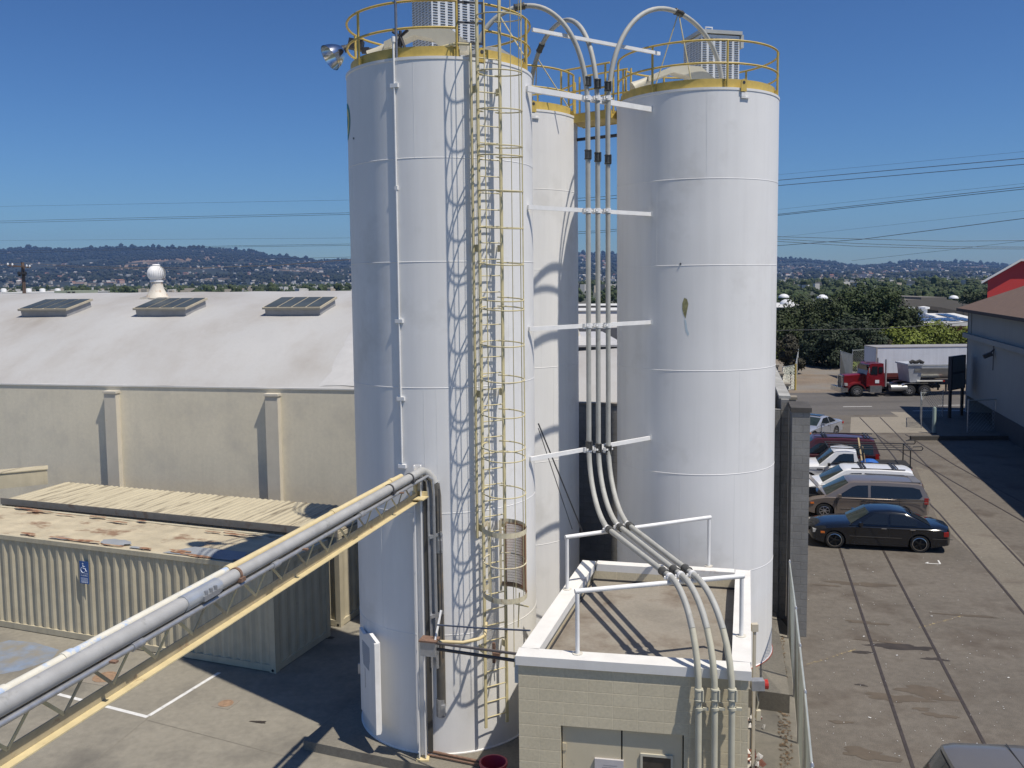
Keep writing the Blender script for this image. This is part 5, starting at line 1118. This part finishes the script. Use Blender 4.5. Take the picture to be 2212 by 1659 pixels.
c=rp(7.6,-.4,4.55); k=MB(); k.box(c,(.3,.5,.24),(rbv,(rbx*-.9-ZZ*.4).normalized(),(ZZ*.9-rbx*.4).normalized())); k.bar(c,rp(7.4,0,4.9),.07,.07); k.bar(rp(7.3,-.02,5.2),rp(7.3,-.02,3.6),.03,.03); k.build('wall_lamp',DARK,rw)
# sign board on two posts
sg2=thing('sign_board','dark backed sign board on two posts at the street corner','sign',G(2064,905))
s0=G(2051,903);s1=G(2077,897); d_=(s1-s0).normalized(); zt0=D(2052,770,s0.y).z; zt1=D(2083,766,s1.y).z; zb0=D(2052,893,s0.y).z
zb_=zt0-3.05*.83
zl_=D(2050,843,s0.y).z
nn_=Vector((d_.y,-d_.x,0))
k=MB(); k.box((s0+s1)/2+ZZ*((zt0+zl_)/2),((s1-s0).length+.35,.22,zt0-zl_),(d_,nn_,ZZ)); k.build('board_frame',mat('black sign case',(.025,.03,.04),.5),sg2)
k=MB()
h2=(zt0-zl_)/2
for f in(0,1): k.box((s0+s1)/2+nn_*.115+ZZ*(zl_+h2*(f+.5)),((s1-s0).length-.1,.02,h2-.16),(d_,nn_,ZZ))
k.build('panel',mat('grey sign panel',(.09,.11,.12),.4),sg2)
for q in(s0,s1):
    k=MB(); k.bar(q,q+ZZ*(zl_+.1),.16,.16); k.build('post',mat('dark brown post',(.035,.028,.025),.7),sg2)
# dock fence, bollard
fence('dock_fence','chain link fence round the shaded dock at the corner of the grey warehouse',[G(1990,925),G(1988,905)+Vector((0,0,0)),G(2036,900)],1.7,2.2,.2,.008,WIREM)
fence('dock_fence','chain link gate in front of the dark dock opening of the grey warehouse',[G(2090,934),G(2150,931)],1.9,1.9,.25,.007,WIREM,post_r=.05)
q=G(2017,936); bo=thing('bollard','pale green steel bollard beside the dock fence','bollard',q); k=MB(); k.lathe(q,[(.11,0),(.11,1.5),(.08,1.58),(.01,1.6)],14); k.build('bollard_tube',mat('pale green paint',(.3,.38,.35),.6),bo,40); k=MB(); k.lathe(q,[(.17,0),(.17,.04)],14); k.build('base_plate',DARK,bo)
k=MB(); k.box(G(2100,950)+ZZ*.12,(7,.25,.24),(Vector((.98,-.03,0)).normalized(),Vector((.03,.98,0)).normalized(),ZZ)); o=k.build('kerb',mat('dark kerb',(.07,.066,.06),.9)); o['kind']='structure'
k=MB(); k.poly([G(1945,912,.008),G(1995,911,.008),G(2008,928,.008),G(1965,931,.008)]); o=k.build('drain_pad',mat('darker pad',(.22,.2,.165),.9)); o['kind']='structure'
# pale kerb line at the shaded street edge
# ------------------------------------------------------------------ buildings beyond the street
def boxb(name,label,cat,x0,x1,y,depth,zt,m,roofm=None,ang=0.,par=.0,zb=0):
    t=thing(name,label,cat,Vector(((x0+x1)/2,y,0))); L=x1-x0
    k=MB(); c=Vector(((x0+x1)/2,y+depth/2,0)); X=Vector((cos(ang),sin(ang),0)); Yv=Vector((-sin(ang),cos(ang),0))
    k.box(c+ZZ*(zt+zb)/2,(L,depth,zt-zb),(X,Yv,ZZ)); k.build('wall',m,t)
    if roofm: k=MB(); k.box(c+ZZ*(zt+.05),(L+.3,depth+.3,.1),(X,Yv,ZZ)); k.build('roof',roofm,t)
    return t,c,X,Yv
def bx_px(name,label,cat,X0,X1,Yt,y,depth,m,roofm=None):
    a=D(X0,Yt,y);b_=D(X1,Yt,y); return boxb(name,label,cat,a.x,b_.x,y,depth,max((a.z+b_.z)/2,1.2),m,roofm)
GWALL=mat('grey brown block',(.17,.155,.135),.9,var=.06,scale=.4); WR_=mat('far white roof',(.6,.6,.58),.8,var=.06,scale=.1)
# stepped parapet warehouse
y=150; t=thing('stepped_warehouse','grey brown warehouse with a stepped parapet beyond the street trees','warehouse',Vector((D(2010,700,y).x,y,0)))
px=[(1940,655),(1960,647),(1990,647),(1990,642),(2045,642),(2045,647),(2070,650),(2070,655),(2092,657),(2092,662),(2130,664),(2130,669),(2200,671)]
pts=[D(X,Y,y) for X,Y in px]; k=MB(); k.prism([Vector((pts[0].x,y,0))]+pts+[Vector((pts[-1].x,y,0))],(0,30,0)); k.build('wall',GWALL,t)
for X in(1962,2032,2085): k=MB(); p0=D(X,668,y-.2); k.bar(Vector((p0.x,y-.3,0)),p0,1.0,.5); k.build('pilaster',mat('dark pilaster',(.09,.08,.07),.9),t)
k=MB(); q=[D(X,Y,y-.2) for X,Y in((1965,671),(2000,664),(2032,668),(2085,679))]; 
for a,b_ in zip(q[:-1],q[1:]): k.bar(a,b_,.5,.6)
k.build('gable_band',mat('dark pilaster',(.09,.08,.07),.9),t)
# white flat roofed sheds with dome lights
def whiteshed(label,X0,X1,Yf,Yb,y0,domes,z=None):
    p=G(X0,Yf,0); z=EYE-(Yf-sum([604])/1)*y0/1950
    a=D(X0,Yf,y0);b_=D(X1,Yf,y0); zt=(a.z+b_.z)/2; y1=y0*(EYE-zt)/max(.2,(EYE-D((X0+X1)/2,Yb,y0).z)) if D((X0+X1)/2,Yb,y0).z<EYE else y0*2
    y1=min(y1,y0+120); t,c,X,Yv=boxb('white_roofed_shed',label,'warehouse',a.x,b_.x,y0,y1-y0,zt,GWALL,WR_)
    for (Xd,Yd) in domes:
        q=G(Xd,Yd,zt+.1); k=MB(); k.lathe(q,[(1.5,0),(1.5,.25),(1.2,.7),(.6,1.),(.02,1.1)],14); k.build('roof_dome',mat('white dome',(.72,.73,.74),.5),t,40)
whiteshed('white flat roofed shed with round dome lights left of the dark street trees',1676,1780,664,642,175,[(1700,657),(1693,643),(1776,645)])
whiteshed('white flat roofed shed behind the stepped grey brown parapet',2040,2130,663,645,220,[(2060,645),(2090,645),(2120,644)])
# solar roofed building
y=118; a=D(1935,741,y); b_=D(2120,741,y)
so=thing('solar_building','low brick building with solar panels on its sloping roof','building',Vector((2000/2200*60,y,0)))
ze=D(2020,696,y).z; zr_=D(2020,677,y+9).z
k=MB(); k.box(Vector(((a.x+b_.x)/2,y+5,ze/2)),(b_.x-a.x,9,ze)); k.build('wall',mat('red brick far',(.2,.07,.05),.85,var=.15,scale=1.5),so)
k=MB(); k.add([(a.x-1,y-.6,ze),(b_.x+1,y-.6,ze),(b_.x+1,y+9.6,zr_),(a.x-1,y+9.6,zr_)],[(0,1,2,3)]); k.add([(a.x-1,y-.6,ze-.5),(b_.x+1,y-.6,ze-.5),(b_.x+1,y-.6,ze),(a.x-1,y-.6,ze)],[(0,1,2,3)]); k.build('roof',WR_,so)
def onr(X,f): return Vector((D(X,690,y).x,y-.6+10.2*f,ze+(zr_-ze)*f+.12))
PVM=mat('solar cells',(.02,.05,.13),.25,0,var=.15,scale=3)
for i,(X0,X1,f0,f1) in enumerate([(1950,1998,.05,.42),(1950,1980,.5,.85),(2000,2078,.05,.42),(2005,2060,.5,.9),(2083,2110,.05,.9)]):
    k=MB(); nx=int((X1-X0)/6)
    for j in range(nx):
        for q in range(2):
            xa,xb=X0+(X1-X0)*j/nx,X0+(X1-X0)*(j+.93)/nx; fa,fb=f0+(f1-f0)*q/2,f0+(f1-f0)*(q+.92)/2
            k.poly([onr(xa,fa),onr(xb,fa),onr(xb,fb),onr(xa,fb)])
    k.build('solar_panel',PVM,so)
for X in(2030,2065): k=MB(); k.lathe(onr(X,.98),[(.5,-.2),(.5,.5),(.8,.55),(.8,.8),(.1,.9)],10); k.build('roof_vent',WSTEEL,so)
for X in(2008,2035): k=MB(); p0=D(X,712,y-.05); k.box(p0,(1.7,.2,2.2)); o=k.build('window',mat('far window frame',(.5,.5,.48),.6),so); k=MB(); k.box(p0-Vector((0,.12,0)),(1.4,.05,1.9)); k.build('pane',GLASSD,o)
# red building
y=165; t=thing('red_building','tall bright red building rising behind the brown hipped roof','building',Vector((D(2170,600,y).x,y,0)))
pts=[D(X,Y,y) for X,Y in((2134,602),(2206,562),(2330,562))]
k=MB(); k.prism([Vector((pts[0].x,y,0))]+pts+[Vector((pts[-1].x,y,0))],(14.,22,0)); k.build('wall',mat('bright red wall',(.5,.035,.028),.7,var=.05,scale=.3),t)
k=MB(); o26=Vector((14.5,23,0))
for a,b_ in((D(2120,608,y-1),D(2206,559,y-1)),(D(2206,559,y-1),D(2330,559,y-1))): k.prism([a,b_,b_-ZZ*.4,a-ZZ*.4],o26)
k.build('roof',WR_,t)
k=MB(); k.box(D(2160,662,y-6),(9,5,.3)); k.build('blue_canopy',mat('blue canopy',(.1,.13,.35),.6),t)
k=MB(); k.box(D(2145,668,y-12),(8,8,.4)); k.box(D(2145,668,y-12)-ZZ*3,(7,7,6)); tag(k.build('white_canopy',WR_),'small white flat canopy below the tall red building','canopy')
# buildings seen between the silos and left skyline
bx_px('low_shed','long pale shed roof seen between the silos, nearest of those roofs','shed',1240,1345,749,47,12,mat('dark panel wall',(.13,.13,.14),.7),mat('light grey roof',(.45,.45,.46),.8))
t,c,X,Yv=bx_px('low_shed','dark sided building with a pale streaked roof seen between the silos','shed',1225,1360,709,74,6,mat('dark panel wall',(.13,.13,.14)))
k=MB(); a=D(1225,709,74);b_=D(1360,709,74); a2=D(1225,678,96); b2=D(1360,678,96); k.poly([a,b_,b2,a2]); k.build('roof',mat('streaked pale roof',(.5,.48,.44),.8,var=.1,scale=.5,streak=.2),t)
bx_px('low_shed','far white parapet building seen between the silos, under the dark tree','shed',1230,1350,672,110,10,mat('white wall far',(.6,.6,.6),.8),mat('far white roof',(.6,.6,.58)))
bx_px('low_shed','farthest dark shed with a pale roof edge seen between the silos','shed',1230,1350,661,140,10,DARK,WR_)
t,c,X,Yv=bx_px('green_hut','pale green rooftop hut left of the ball vent','hut',117,163,628,92,5,mat('pale green wall',(.36,.4,.3),.8,var=.05,scale=1))
for X_ in(149,159): k=MB(); k.box(D(X_,635,91.9),(.25,.1,.45)); k.build('slot',DARK,t)
t,c,X,Yv=bx_px('white_roof_block','low white roofed block with small round vents on the far left','building',-60,118,634,105,14,mat('white wall far',(.6,.6,.6)),WR_)
for X_ in(8,62,92,125): 
    k=MB(); k.lathe(D(X_,634,111),[(.24,-.3),(.24,.2),(.34,.2),(.34,.55),(.15,.62)],12); k.build('roof_vent',WSTEEL,t,40)
# utility pole and its wires
q=D(53,642,100); q.z=0; pt=thing('utility_pole','wooden utility pole with a crossarm behind the warehouse roof','utility pole',q)
zt=D(53,567,100).z; WOOD=mat('pole timber',(.16,.11,.085),.9,var=.2,scale=3)
k=MB(); k.tube([q,q+ZZ*zt],[.24,.17],10); k.build('pole',WOOD,pt,40)
k=MB(); k.bar(q+Vector((-1.6,-.25,zt-.3)),q+Vector((1.,-.25,zt-.55)),.14,.16); k.build('crossarm',WOOD,pt)
k=MB(); k.box(q+Vector((0,-.2,zt-1.2)),(.8,.5,.22)); k.lathe(q+Vector((.32,-.2,zt-1.5)),[(.13,0),(.13,.5)],8); k.lathe(q+Vector((-.32,-.2,zt-1.5)),[(.13,0),(.13,.5)],8); k.build('cutout_bracket',DARK,pt)
for dx in(-1.5,-1.,.55,.9):
    k=MB(); k.lathe(q+Vector((dx,-.25,zt-.3-(dx+1.6)*.1)),[(.09,0),(.11,.12),(.06,.28)],8); k.build('insulator',WSTEEL,pt)
WIRE=mat('overhead wire',(.05,.055,.07),.6); 
def wire(label,px,r_,group='overhead wires across the sky',m=None):
    pts=[D(X,Y,y) for X,Y,y in px]; 
    if len(pts)==2: pts=[pts[0].lerp(pts[1],i/16)-ZZ*(4*(i/16)*(1-i/16)*0) for i in range(17)]
    k=MB(); k.tube(pts,r_,4,cap=False); tag(k.build('overhead_wire',m or WIRE,None,80),label,'wire',group)
wire('tan wire running from the wooden pole across the hillside',[(-40,574,110),(53,568,100),(140,574,92),(270,578,85),(420,579,78),(600,573,72),(765,560,66)],.02,'pole wires',mat('tan wire',(.2,.16,.12),.6))
wire('lower tan wire leaving the wooden pole',[(-40,586,110),(60,574,100),(200,579,92),(420,583,80)],.012,'pole wires',mat('tan wire',(.2,.16,.12)))
for lab,pp,r_ in [
 ('thin high wire left of the silos, topmost there',[(-60,447,420),(760,432,300)],.035),
 ('upper of the close pair of wires left of the silos, running on towards the right',[(-60,479,420),(760,459.5,300),(1300,425,240),(1680,389.5,200),(2280,336,160)],.06),
 ('lower of the close pair of wires left of the silos, running on towards the right',[(-60,483,420),(760,463,300),(1300,431,240),(1680,401,200),(2280,349,160)],.06),
 ('faint wire above the hills on the left',[(-60,520,420),(760,514,320)],.03),
 ('upper wire just above the left ridge',[(-60,545,420),(500,531,350),(760,527,320),(1300,498,250),(1680,463,205),(2280,396,165)],.055),
 ('lower wire just above the left ridge',[(-60,549,420),(500,533.5,350),(760,530,320),(1300,502,250),(1680,465.5,205),(2280,401,165)],.055),
 ('lowest wire left of the silos, touching the ridge',[(560,560,330),(765,555,300)],.05),
 ('topmost faint wire right of the silos',[(1675,378,260),(2280,321,200)],.025),
 ('faint wire right of the silos above the middle pair',[(1675,453,260),(2280,389,200)],.025),
 ('steep dark wire crossing the low level wires on the right',[(1675,531,190),(1860,517,170),(2280,463,140)],.05),
 ('faint upper sloping wire above the steep dark wire',[(1675,513,260),(2280,447,200)],.022),
 ('upper of the three sagging level wires on the right',[(1675,511,170),(1850,516,165),(2050,521,160),(2280,519,155)],.04),
 ('middle of the three sagging level wires on the right',[(1675,516,170),(1850,526,165),(2050,533,160),(2280,534,155)],.04),
 ('lowest of the three sagging level wires on the right',[(1675,521,170),(1850,532,165),(2050,537,160),(2280,538,155)],.04),
 ('thin wire skimming the right hills',[(1840,563,240),(2050,540,210),(2280,512,180)],.03),
 ('low dark wire crossing in front of the street trees',[(1660,714,88),(1900,710,86),(2060,699,84),(2105,693,84)],.025)]:
    wire(lab,pp,r_)
# ------------------------------------------------------------------ fence and gate of the dirt lot, yellow post
fy=G(1820,845).y
fence('lot_fence','tall pale slatted fence beside the white box trailer',[D(1814,843,86)*Vector((1,1,0)),D(1840,845,82)*Vector((1,1,0))],2.3,3,.12,.02,mat('pale slats',(.42,.44,.42),.7))
fence('lot_fence','chain link fence between the pale slats and the white box trailer',[D(1840,845,83)*Vector((1,1,0)),D(1880,845,84)*Vector((1,1,0))],2.6,2,.25,.008,WIREM)
fence('lot_fence','short chain link fence at the left edge of the dirt lot',[D(1690,840,74)*Vector((1,1,0)),D(1718,835,76)*Vector((1,1,0)),D(1724,800,92)*Vector((1,1,0))],2.0,2.4,.25,.008,WIREM)
k=MB(); q=D(1718,835,75)*Vector((1,1,0)); k.tube([q,q+ZZ*2.2],.09,8); tag(k.build('gate_post',mat('yellow post',(.5,.38,.1),.6),None,40),'yellow gate post at the left edge of the dirt lot','post')
# gravel mound of the dirt lot
k=MB(); vs=[];fs=[];n=24
r=random.Random(8)
cm=Vector((25.5,97,0))
for i in range(n+1):
    for j in range(n+1):
        x=-9+18*i/n; yv=-9+16*j/n; h=1.25*math.exp(-((x/5.5)**2+(yv/4.5)**2))+r.uniform(-.04,.04); vs.append(cm+Vector((x,yv,h-.06)))
for i in range(n):
    for j in range(n): fs.append((i*(n+1)+j,(i+1)*(n+1)+j,(i+1)*(n+1)+j+1,i*(n+1)+j+1))
k.add(vs,fs); o=k.build('dirt_mound',DIRT,None,60,fix=False); o['kind']='structure'
# ------------------------------------------------------------------ trees
def leafmat(n,c,t=.15):
    m=mat(n,c,.65,var=.35,scale=.7,fine=.25,spec=.25); return m
L1=leafmat('dark leaves',(.036,.05,.017)); L2=leafmat('mid leaves',(.045,.066,.024)); L3=leafmat('light yellow green leaves',(.13,.16,.025)); L4=leafmat('brown green leaves',(.045,.042,.026)); L5=leafmat('blue green leaves',(.03,.043,.022))
BARK=mat('bark',(.09,.07,.055),.95,var=.25,scale=3)
def tree(name,label,x,y,h,w,lm,n=26,leaf=.34,per=150,seed=0,base=.25,cat='tree',group='trees beyond the street',d=None):
    r=random.Random(seed); p=Vector((x,y,0)); t=thing(name,label,cat,p,group); k=MB()
    k.tube([p,p+Vector((r.uniform(-.2,.2),0,h*.3)),p+Vector((r.uniform(-.4,.4),r.uniform(-.3,.3),h*.7))],[h*.03,h*.022,h*.008],8)
    cl=[]; dd=d or w
    for i in range(n):
        while True:
            a=Vector((r.uniform(-1,1),r.uniform(-1,1),r.uniform(-1,1)))
            if .35<a.length<1: break
        c=p+Vector((a.x*w/2*.82,a.y*dd/2*.82,h*(base+(1-base)*(.5+.42*a.z)))); cl.append((c,r.uniform(.7,1.25)*w*.17))
        if i%3==0: k.tube([p+ZZ*h*r.uniform(.25,.45),c],[h*.01,h*.004],5)
    k.build('trunk',BARK,t,50); b=MB()
    for c,rad_ in cl:
        for i in range(per):
            a=Vector((r.gauss(0,1),r.gauss(0,1),r.gauss(0,.8))); a.normalize(); q=c+a*rad_*(.55+.5*r.random())
            nrm=(a+Vector((r.uniform(-.7,.7),r.uniform(-.7,.7),r.uniform(-.3,.9)))).normalized(); u=nrm.orthogonal().normalized(); v_=nrm.cross(u); s=leaf*r.uniform(.5,1.1)
            ang=r.random()*6; u,v_=u*cos(ang)+v_*sin(ang),v_*cos(ang)-u*sin(ang)
            b.add([q-u*s,q-v_*s*.45,q+u*s,q+v_*s*.5],[(0,1,2,3)])
    b.build('crown',lm,t,fix=False); return t
def tpx(X,Yt,y): p=D(X,Yt,y); return p.x,p.z
for i,(X,Yt,y,w,lm,nm,lab,bs) in enumerate([
 (1712,668,100,7.5,L1,'broad_tree','dark broad tree at the left end of the street trees, below the white shed',.12),
 (1765,640,104,8.,L1,'broad_tree','dark olive broad tree second from the left beyond the dirt lot',.12),
 (1820,622,106,9,L2,'broad_tree','mid green broad tree with the rounded top left of the tallest one',.12),
 (1870,606,110,9.5,L2,'broad_tree','tallest broad tree of the row beyond the dirt lot',.14),
 (1905,618,104,8.5,L2,'broad_tree','mid green broad tree right of the tallest one',.14),
 (1940,655,100,6,L1,'broad_tree','dark rounded tree at the right end of the row, before the solar roof',.1),
 (1790,700,94,6.5,L5,'broad_tree','blue green bushy tree low in front of the row, left one',.05),
 (1850,690,96,7,L5,'broad_tree','blue green bushy tree low in front of the row, behind the slatted fence',.05),
 (1708,720,88,3.6,L4,'conifer_tree','brownish dark cypress at the corner of the dirt lot',.02),
 (1898,724,95,4,L4,'broad_tree','brown leaved shrub tree behind the white trailer',.08),
 (1947,712,97,7,L3,'shrub','light yellow green shrub above the middle of the white trailer',.1),
 (2040,708,98,7.5,L3,'shrub','light yellow green shrub above the right of the white trailer',.1),
 (1690,744,96,3,L3,'shrub','yellowish bush beside the right silo edge at the far street corner',.05),
 (1865,785,90,2.6,L3,'shrub','yellow weeds growing over the fence by the trailer nose',.05)]):
    x,z=tpx(X,Yt,y); tree(nm,lab,x,y,z,w,lm,n=34 if w>5 else 14,leaf=.23 if w>5 else .17,per=330,seed=i,base=bs,cat='shrub' if nm=='shrub' else 'tree')
x,z=tpx(1322,640,210); tree('broad_tree','dark rounded tree seen between the silos above the far shed',x,210,z,9,L1,n=20,leaf=.5,per=90,seed=40,base=.1,group=None)
x,z=tpx(2110,628,250); tree('broad_tree','dark rounded tree left of the tall red building',x,250,z,9,L1,n=20,leaf=.6,per=90,seed=41,base=.1,group=None)
# ------------------------------------------------------------------ hills, far woods, houses
import mathutils.noise as mn
RIDGE=[(-300,545),(-100,540),(0,537),(60,532),(150,535),(280,530),(450,531),(540,537),(600,549),(700,558),(760,557),(900,556),(1100,545),(1260,543),(1340,543),(1500,548),(1680,558),(1730,556),(1790,562),(1850,570),(1930,566),(1990,561),(2080,564),(2212,570),(2500,565)]
def ridge(X):
    for (a,ya),(b_,yb) in zip(RIDGE[:-1],RIDGE[1:]):
        if a<=X<=b_: f=(X-a)/(b_-a); f=f*f*(3-2*f); return ya+(yb-ya)*f
    return 550
def hill(X,dist):
    zt=D(X,ridge(X)+5,5600).z; f=min(1,max(0,(dist-2300)/3300)); f=f*(.55+.45*f)
    p=D(X,600,dist); n=mn.fractal(Vector((p.x*.0011,dist*.0011,3.3)),1.,2.,5)
    return zt*f+26*n*min(1,f*3)*(1-.75*f)+ (-(dist-5600)*.05 if dist>5600 else 0)
HILLM=mat('hill ground',(.02,.026,.016),.95,var=.35,scale=.004,fine=.3,dirt=(.24,.165,.1),dlev=.585,dscale=.0035,dsoft=.03,aniso=(1,.5,1.6))
k=MB(); NX,NY=230,46; vs=[];fs=[]
for j in range(NY+1):
    dist=2200+(6200-2200)*j/NY
    for i in range(NX+1):
        X=-280+2760*i/NX; p=D(X,600,dist); vs.append(Vector((p.x,p.y,hill(X,dist) if j else -1)))
for j in range(NY):
    for i in range(NX): fs.append((j*(NX+1)+i,j*(NX+1)+i+1,(j+1)*(NX+1)+i+1,(j+1)*(NX+1)+i))
k.add(vs,fs); o=k.build('hills',HILLM,None,180,fix=False); o['kind']='structure'
ICO=[]; bmx=bmesh.new(); bmesh.ops.create_icosphere(bmx,subdivisions=1,radius=1); ICOV=[v.co.copy() for v in bmx.verts]; ICOF=[tuple(v.index for v in f.verts) for f in bmx.faces]; bmx.free()
r=random.Random(21)
def blob(k,p,s,h):
    a=r.random()*6; k.add([p+Vector((v_.x*cos(a)-v_.y*sin(a),v_.x*sin(a)+v_.y*cos(a),0))*s*r.uniform(.75,1.2)+ZZ*(h*(.5+v_.z*.55)) for v_ in ICOV],ICOF)
fw=MB(); fw2=MB()
for i in range(24000):
    X=r.uniform(-250,2450); dist=2350+3350*r.random()**.8; p=D(X,600,dist); p.z=hill(X,dist)
    den=mn.noise(Vector((p.x*.004,p.y*.003,0)))
    up_=dist>4700
    if mn.noise(Vector((p.x*.0022,p.y*.0016,5)))>.33 and dist<5000 and r.random()<.9: continue
    if den<(-.12 if not(X<620 and dist>4300) else -.9) : continue
    s=r.uniform(3.5,8.5); blob(fw if r.random()<.6 else fw2,p,s,s*r.uniform(1.2,1.9))
for i in range(420):
    X=-200+2650*i/420+r.uniform(-4,4); dist=5560+r.uniform(-60,40); p=D(X,600,dist); p.z=hill(X,dist)-3
    if r.random()<.8: s=r.uniform(6,16); blob(fw,p,s,s*r.uniform(1.,2.1))
F1=mat('hill woods',(.019,.026,.013),.95,var=.3,scale=.02); F2=mat('hill woods lighter',(.026,.03,.016),.95,var=.3,scale=.02)
for m_,kk in((F1,fw),(F2,fw2)):
    o=kk.build('hillside_woods',m_,None,None,fix=False); o['kind']='stuff'; o['label']='woods covering the far hills, '+('darker crowns' if m_==F1 else 'lighter crowns')
# houses: 300 single ones on the slopes and in the flat town, the rest of the far specks as one mass
def housemesh(w,l,h,rf,m1,m2):
    k=MB(); k.box((0,0,h/2),(w,l,h)); n1=len(k.f); k.prism([(-w/2-.4,-l/2-.4,h),(w/2+.4,-l/2-.4,h),(0,-l/2-.4,h+rf)],(0,l+.8,0))
    me=bpy.data.meshes.new('house'); me.from_pydata([tuple(v_) for v_ in k.v],[],k.f); me.materials.append(m1); me.materials.append(m2)
    for i,pg in enumerate(me.polygons): pg.material_index=0 if i<n1 else 1
    return me
hw=[mat('house white',(.55,.53,.49),.8),mat('house cream',(.46,.4,.31),.8),mat('house tan',(.42,.33,.25),.8),mat('house pink',(.5,.34,.27),.8)]
hr_=[mat('roof grey',(.22,.21,.2),.9),mat('roof pale',(.5,.48,.45),.9),mat('roof red',(.3,.14,.09),.9),mat('roof brown',(.2,.15,.11),.9)]
HM=[housemesh(r.uniform(9,16),r.uniform(8,12),r.uniform(4,7),r.uniform(1.5,3),hw[i%4],hr_[(i*3+i//4)%4]) for i in range(10)]
HL=['small white walled house among the trees of the far hillside','small cream house among the trees of the far hillside','small tan house among the trees of the far hillside','small pinkish house among the trees of the far hillside']
cnt=0; rest=[MB(),MB()]
def vis(X): return not(772<X<1150 or 1345<X<1670)
tries=0
while cnt<300 and tries<9000:
    tries+=1
    if r.random()<.5: X=r.uniform(-10,765)
    elif r.random()<.75: X=r.uniform(1680,2130)
    else: X=r.uniform(1255,1335)
    dist=2500+2700*r.random()**1.5
    if X<560 and dist>4100 and r.random()<.93: continue
    p=D(X,600,dist); p.z=hill(X,dist)+3
    if mn.noise(Vector((p.x*.003,p.y*.002,9)))<-.05: continue
    mi=r.randrange(10); o=bpy.data.objects.new('hill_house',HM[mi]); COL.objects.link(o); o.location=p; o.rotation_euler=(0,0,r.random()*3); sc_=r.uniform(.6,1.15)*(1.6 if r.random()<.06 else 1); o.scale=(sc_,sc_,sc_)
    tag(o,HL[mi%4],'house','houses on the far hills'); cnt+=1
for i in range(2600):
    X=r.uniform(-200,2400)
    if i<1300: dist=r.uniform(600,2300); z=0.
    else: dist=2350+2400*r.random()**1.6; z=hill(X,dist)+2
    if X<560 and dist>4100: continue
    p=D(X,600,dist); w=r.uniform(4,11)*(.75 if i<1300 else .9); h=r.uniform(3,6)
    rest[i%2].box(Vector((p.x,p.y,z+h/2)),(w,w*.8,h),(Vector((cos(i),sin(i),0)),Vector((-sin(i),cos(i),0)),ZZ))
for i in range(2):
    o=rest[i].build('far_houses',hw[i*1],None,None,fix=False); o['kind']='stuff'; o['label']='specks of far houses, '+('white ones' if i==0 else 'cream ones')
ft_=MB(); ft2=MB()
def tow(k,p,s,h):
    for q in range(5):
        o=Vector((r.uniform(-.5,.5)*s,r.uniform(-.5,.5)*s,h*r.uniform(.0,.35))); blob(k,p+o,s*r.uniform(.4,.75),h*r.uniform(.4,.7))
for i in range(2600):
    X=r.uniform(-200,2400); dist=520+1700*r.random()**.8; p=D(X,600,dist); p.z=0; s=r.uniform(2.2,4.6); tow(ft_ if r.random()<.7 else ft2,p,s,s*r.uniform(1.5,2.4))
for i in range(1500):
    X=r.uniform(-200,2400) if i%3 else r.uniform(1670,2150); dist=300+560*r.random(); p=D(X,600,dist); p.z=0; s=r.uniform(1.3,2.8); tow(ft_ if r.random()<.65 else ft2,p,s,s*r.uniform(1.3,2.))
for m_,kk in((L1,ft_),(L2,ft2)):
    o=kk.build('town_trees',m_,None,None,fix=False); o['kind']='stuff'; o['label']='mass of far town trees below the hills, '+('dark ones' if m_==L1 else 'lighter ones')
# ------------------------------------------------------------------ air, sun and sky
hz_=MB(); hz_.box((0,3000,150),(14000,8000,460)); hm=bpy.data.materials.new('haze'); hm.use_nodes=True; N=hm.node_tree.nodes; N.remove(N['Principled BSDF'])
pv=N.new('ShaderNodeVolumePrincipled'); pv.inputs['Color'].default_value=(.28,.52,1,1); pv.inputs['Density'].default_value=HAZE; pv.inputs['Anisotropy'].default_value=.2
hm.node_tree.links.new(pv.outputs[0],N['Material Output'].inputs['Volume']); o=hz_.build('haze',hm); o['kind']='stuff'; o['label']='blue air in front of the far hills'
SEL=rad(63.4); SAZ=(.786,-.619)
sd_=Vector((SAZ[0]*cos(SEL),SAZ[1]*cos(SEL),sin(SEL)))
sl=bpy.data.lights.new('sun','SUN'); sl.energy=4.8; sl.angle=rad(.53); sl.color=(1,.925,.81); so_=bpy.data.objects.new('sun',sl); COL.objects.link(so_); so_.rotation_euler=sd_.to_track_quat('Z','Y').to_euler(); so_.location=(0,0,50)
w=bpy.data.worlds.new('World'); scn.world=w; w.use_nodes=True; N=w.node_tree.nodes; bg=N['Background']; sk=N.new('ShaderNodeTexSky'); sk.sky_type='NISHITA'; sk.sun_disc=False
sk.sun_elevation=SEL; sk.sun_rotation=math.atan2(SAZ[0],SAZ[1]); sk.altitude=0; sk.air_density=1.0; sk.dust_density=.3; sk.ozone_density=5.; bg.inputs[1].default_value=.07
gm=N.new('ShaderNodeGamma'); gm.inputs[1].default_value=1.3; vs_=N.new('ShaderNodeVectorMath'); vs_.operation='MULTIPLY'; vs_.inputs[1].default_value=(.69*.7,.69*.9,.69*1.1)
w.node_tree.links.new(sk.outputs[0],gm.inputs[0]); w.node_tree.links.new(gm.outputs[0],vs_.inputs[0]); w.node_tree.links.new(vs_.outputs[0],bg.inputs[0])
scn.view_settings.view_transform='Standard'; scn.view_settings.look='None'; scn.view_settings.exposure=0; scn.view_settings.gamma=1
scn.cycles.max_bounces=6; scn.cycles.volume_bounces=0; scn.cycles.use_denoising=True
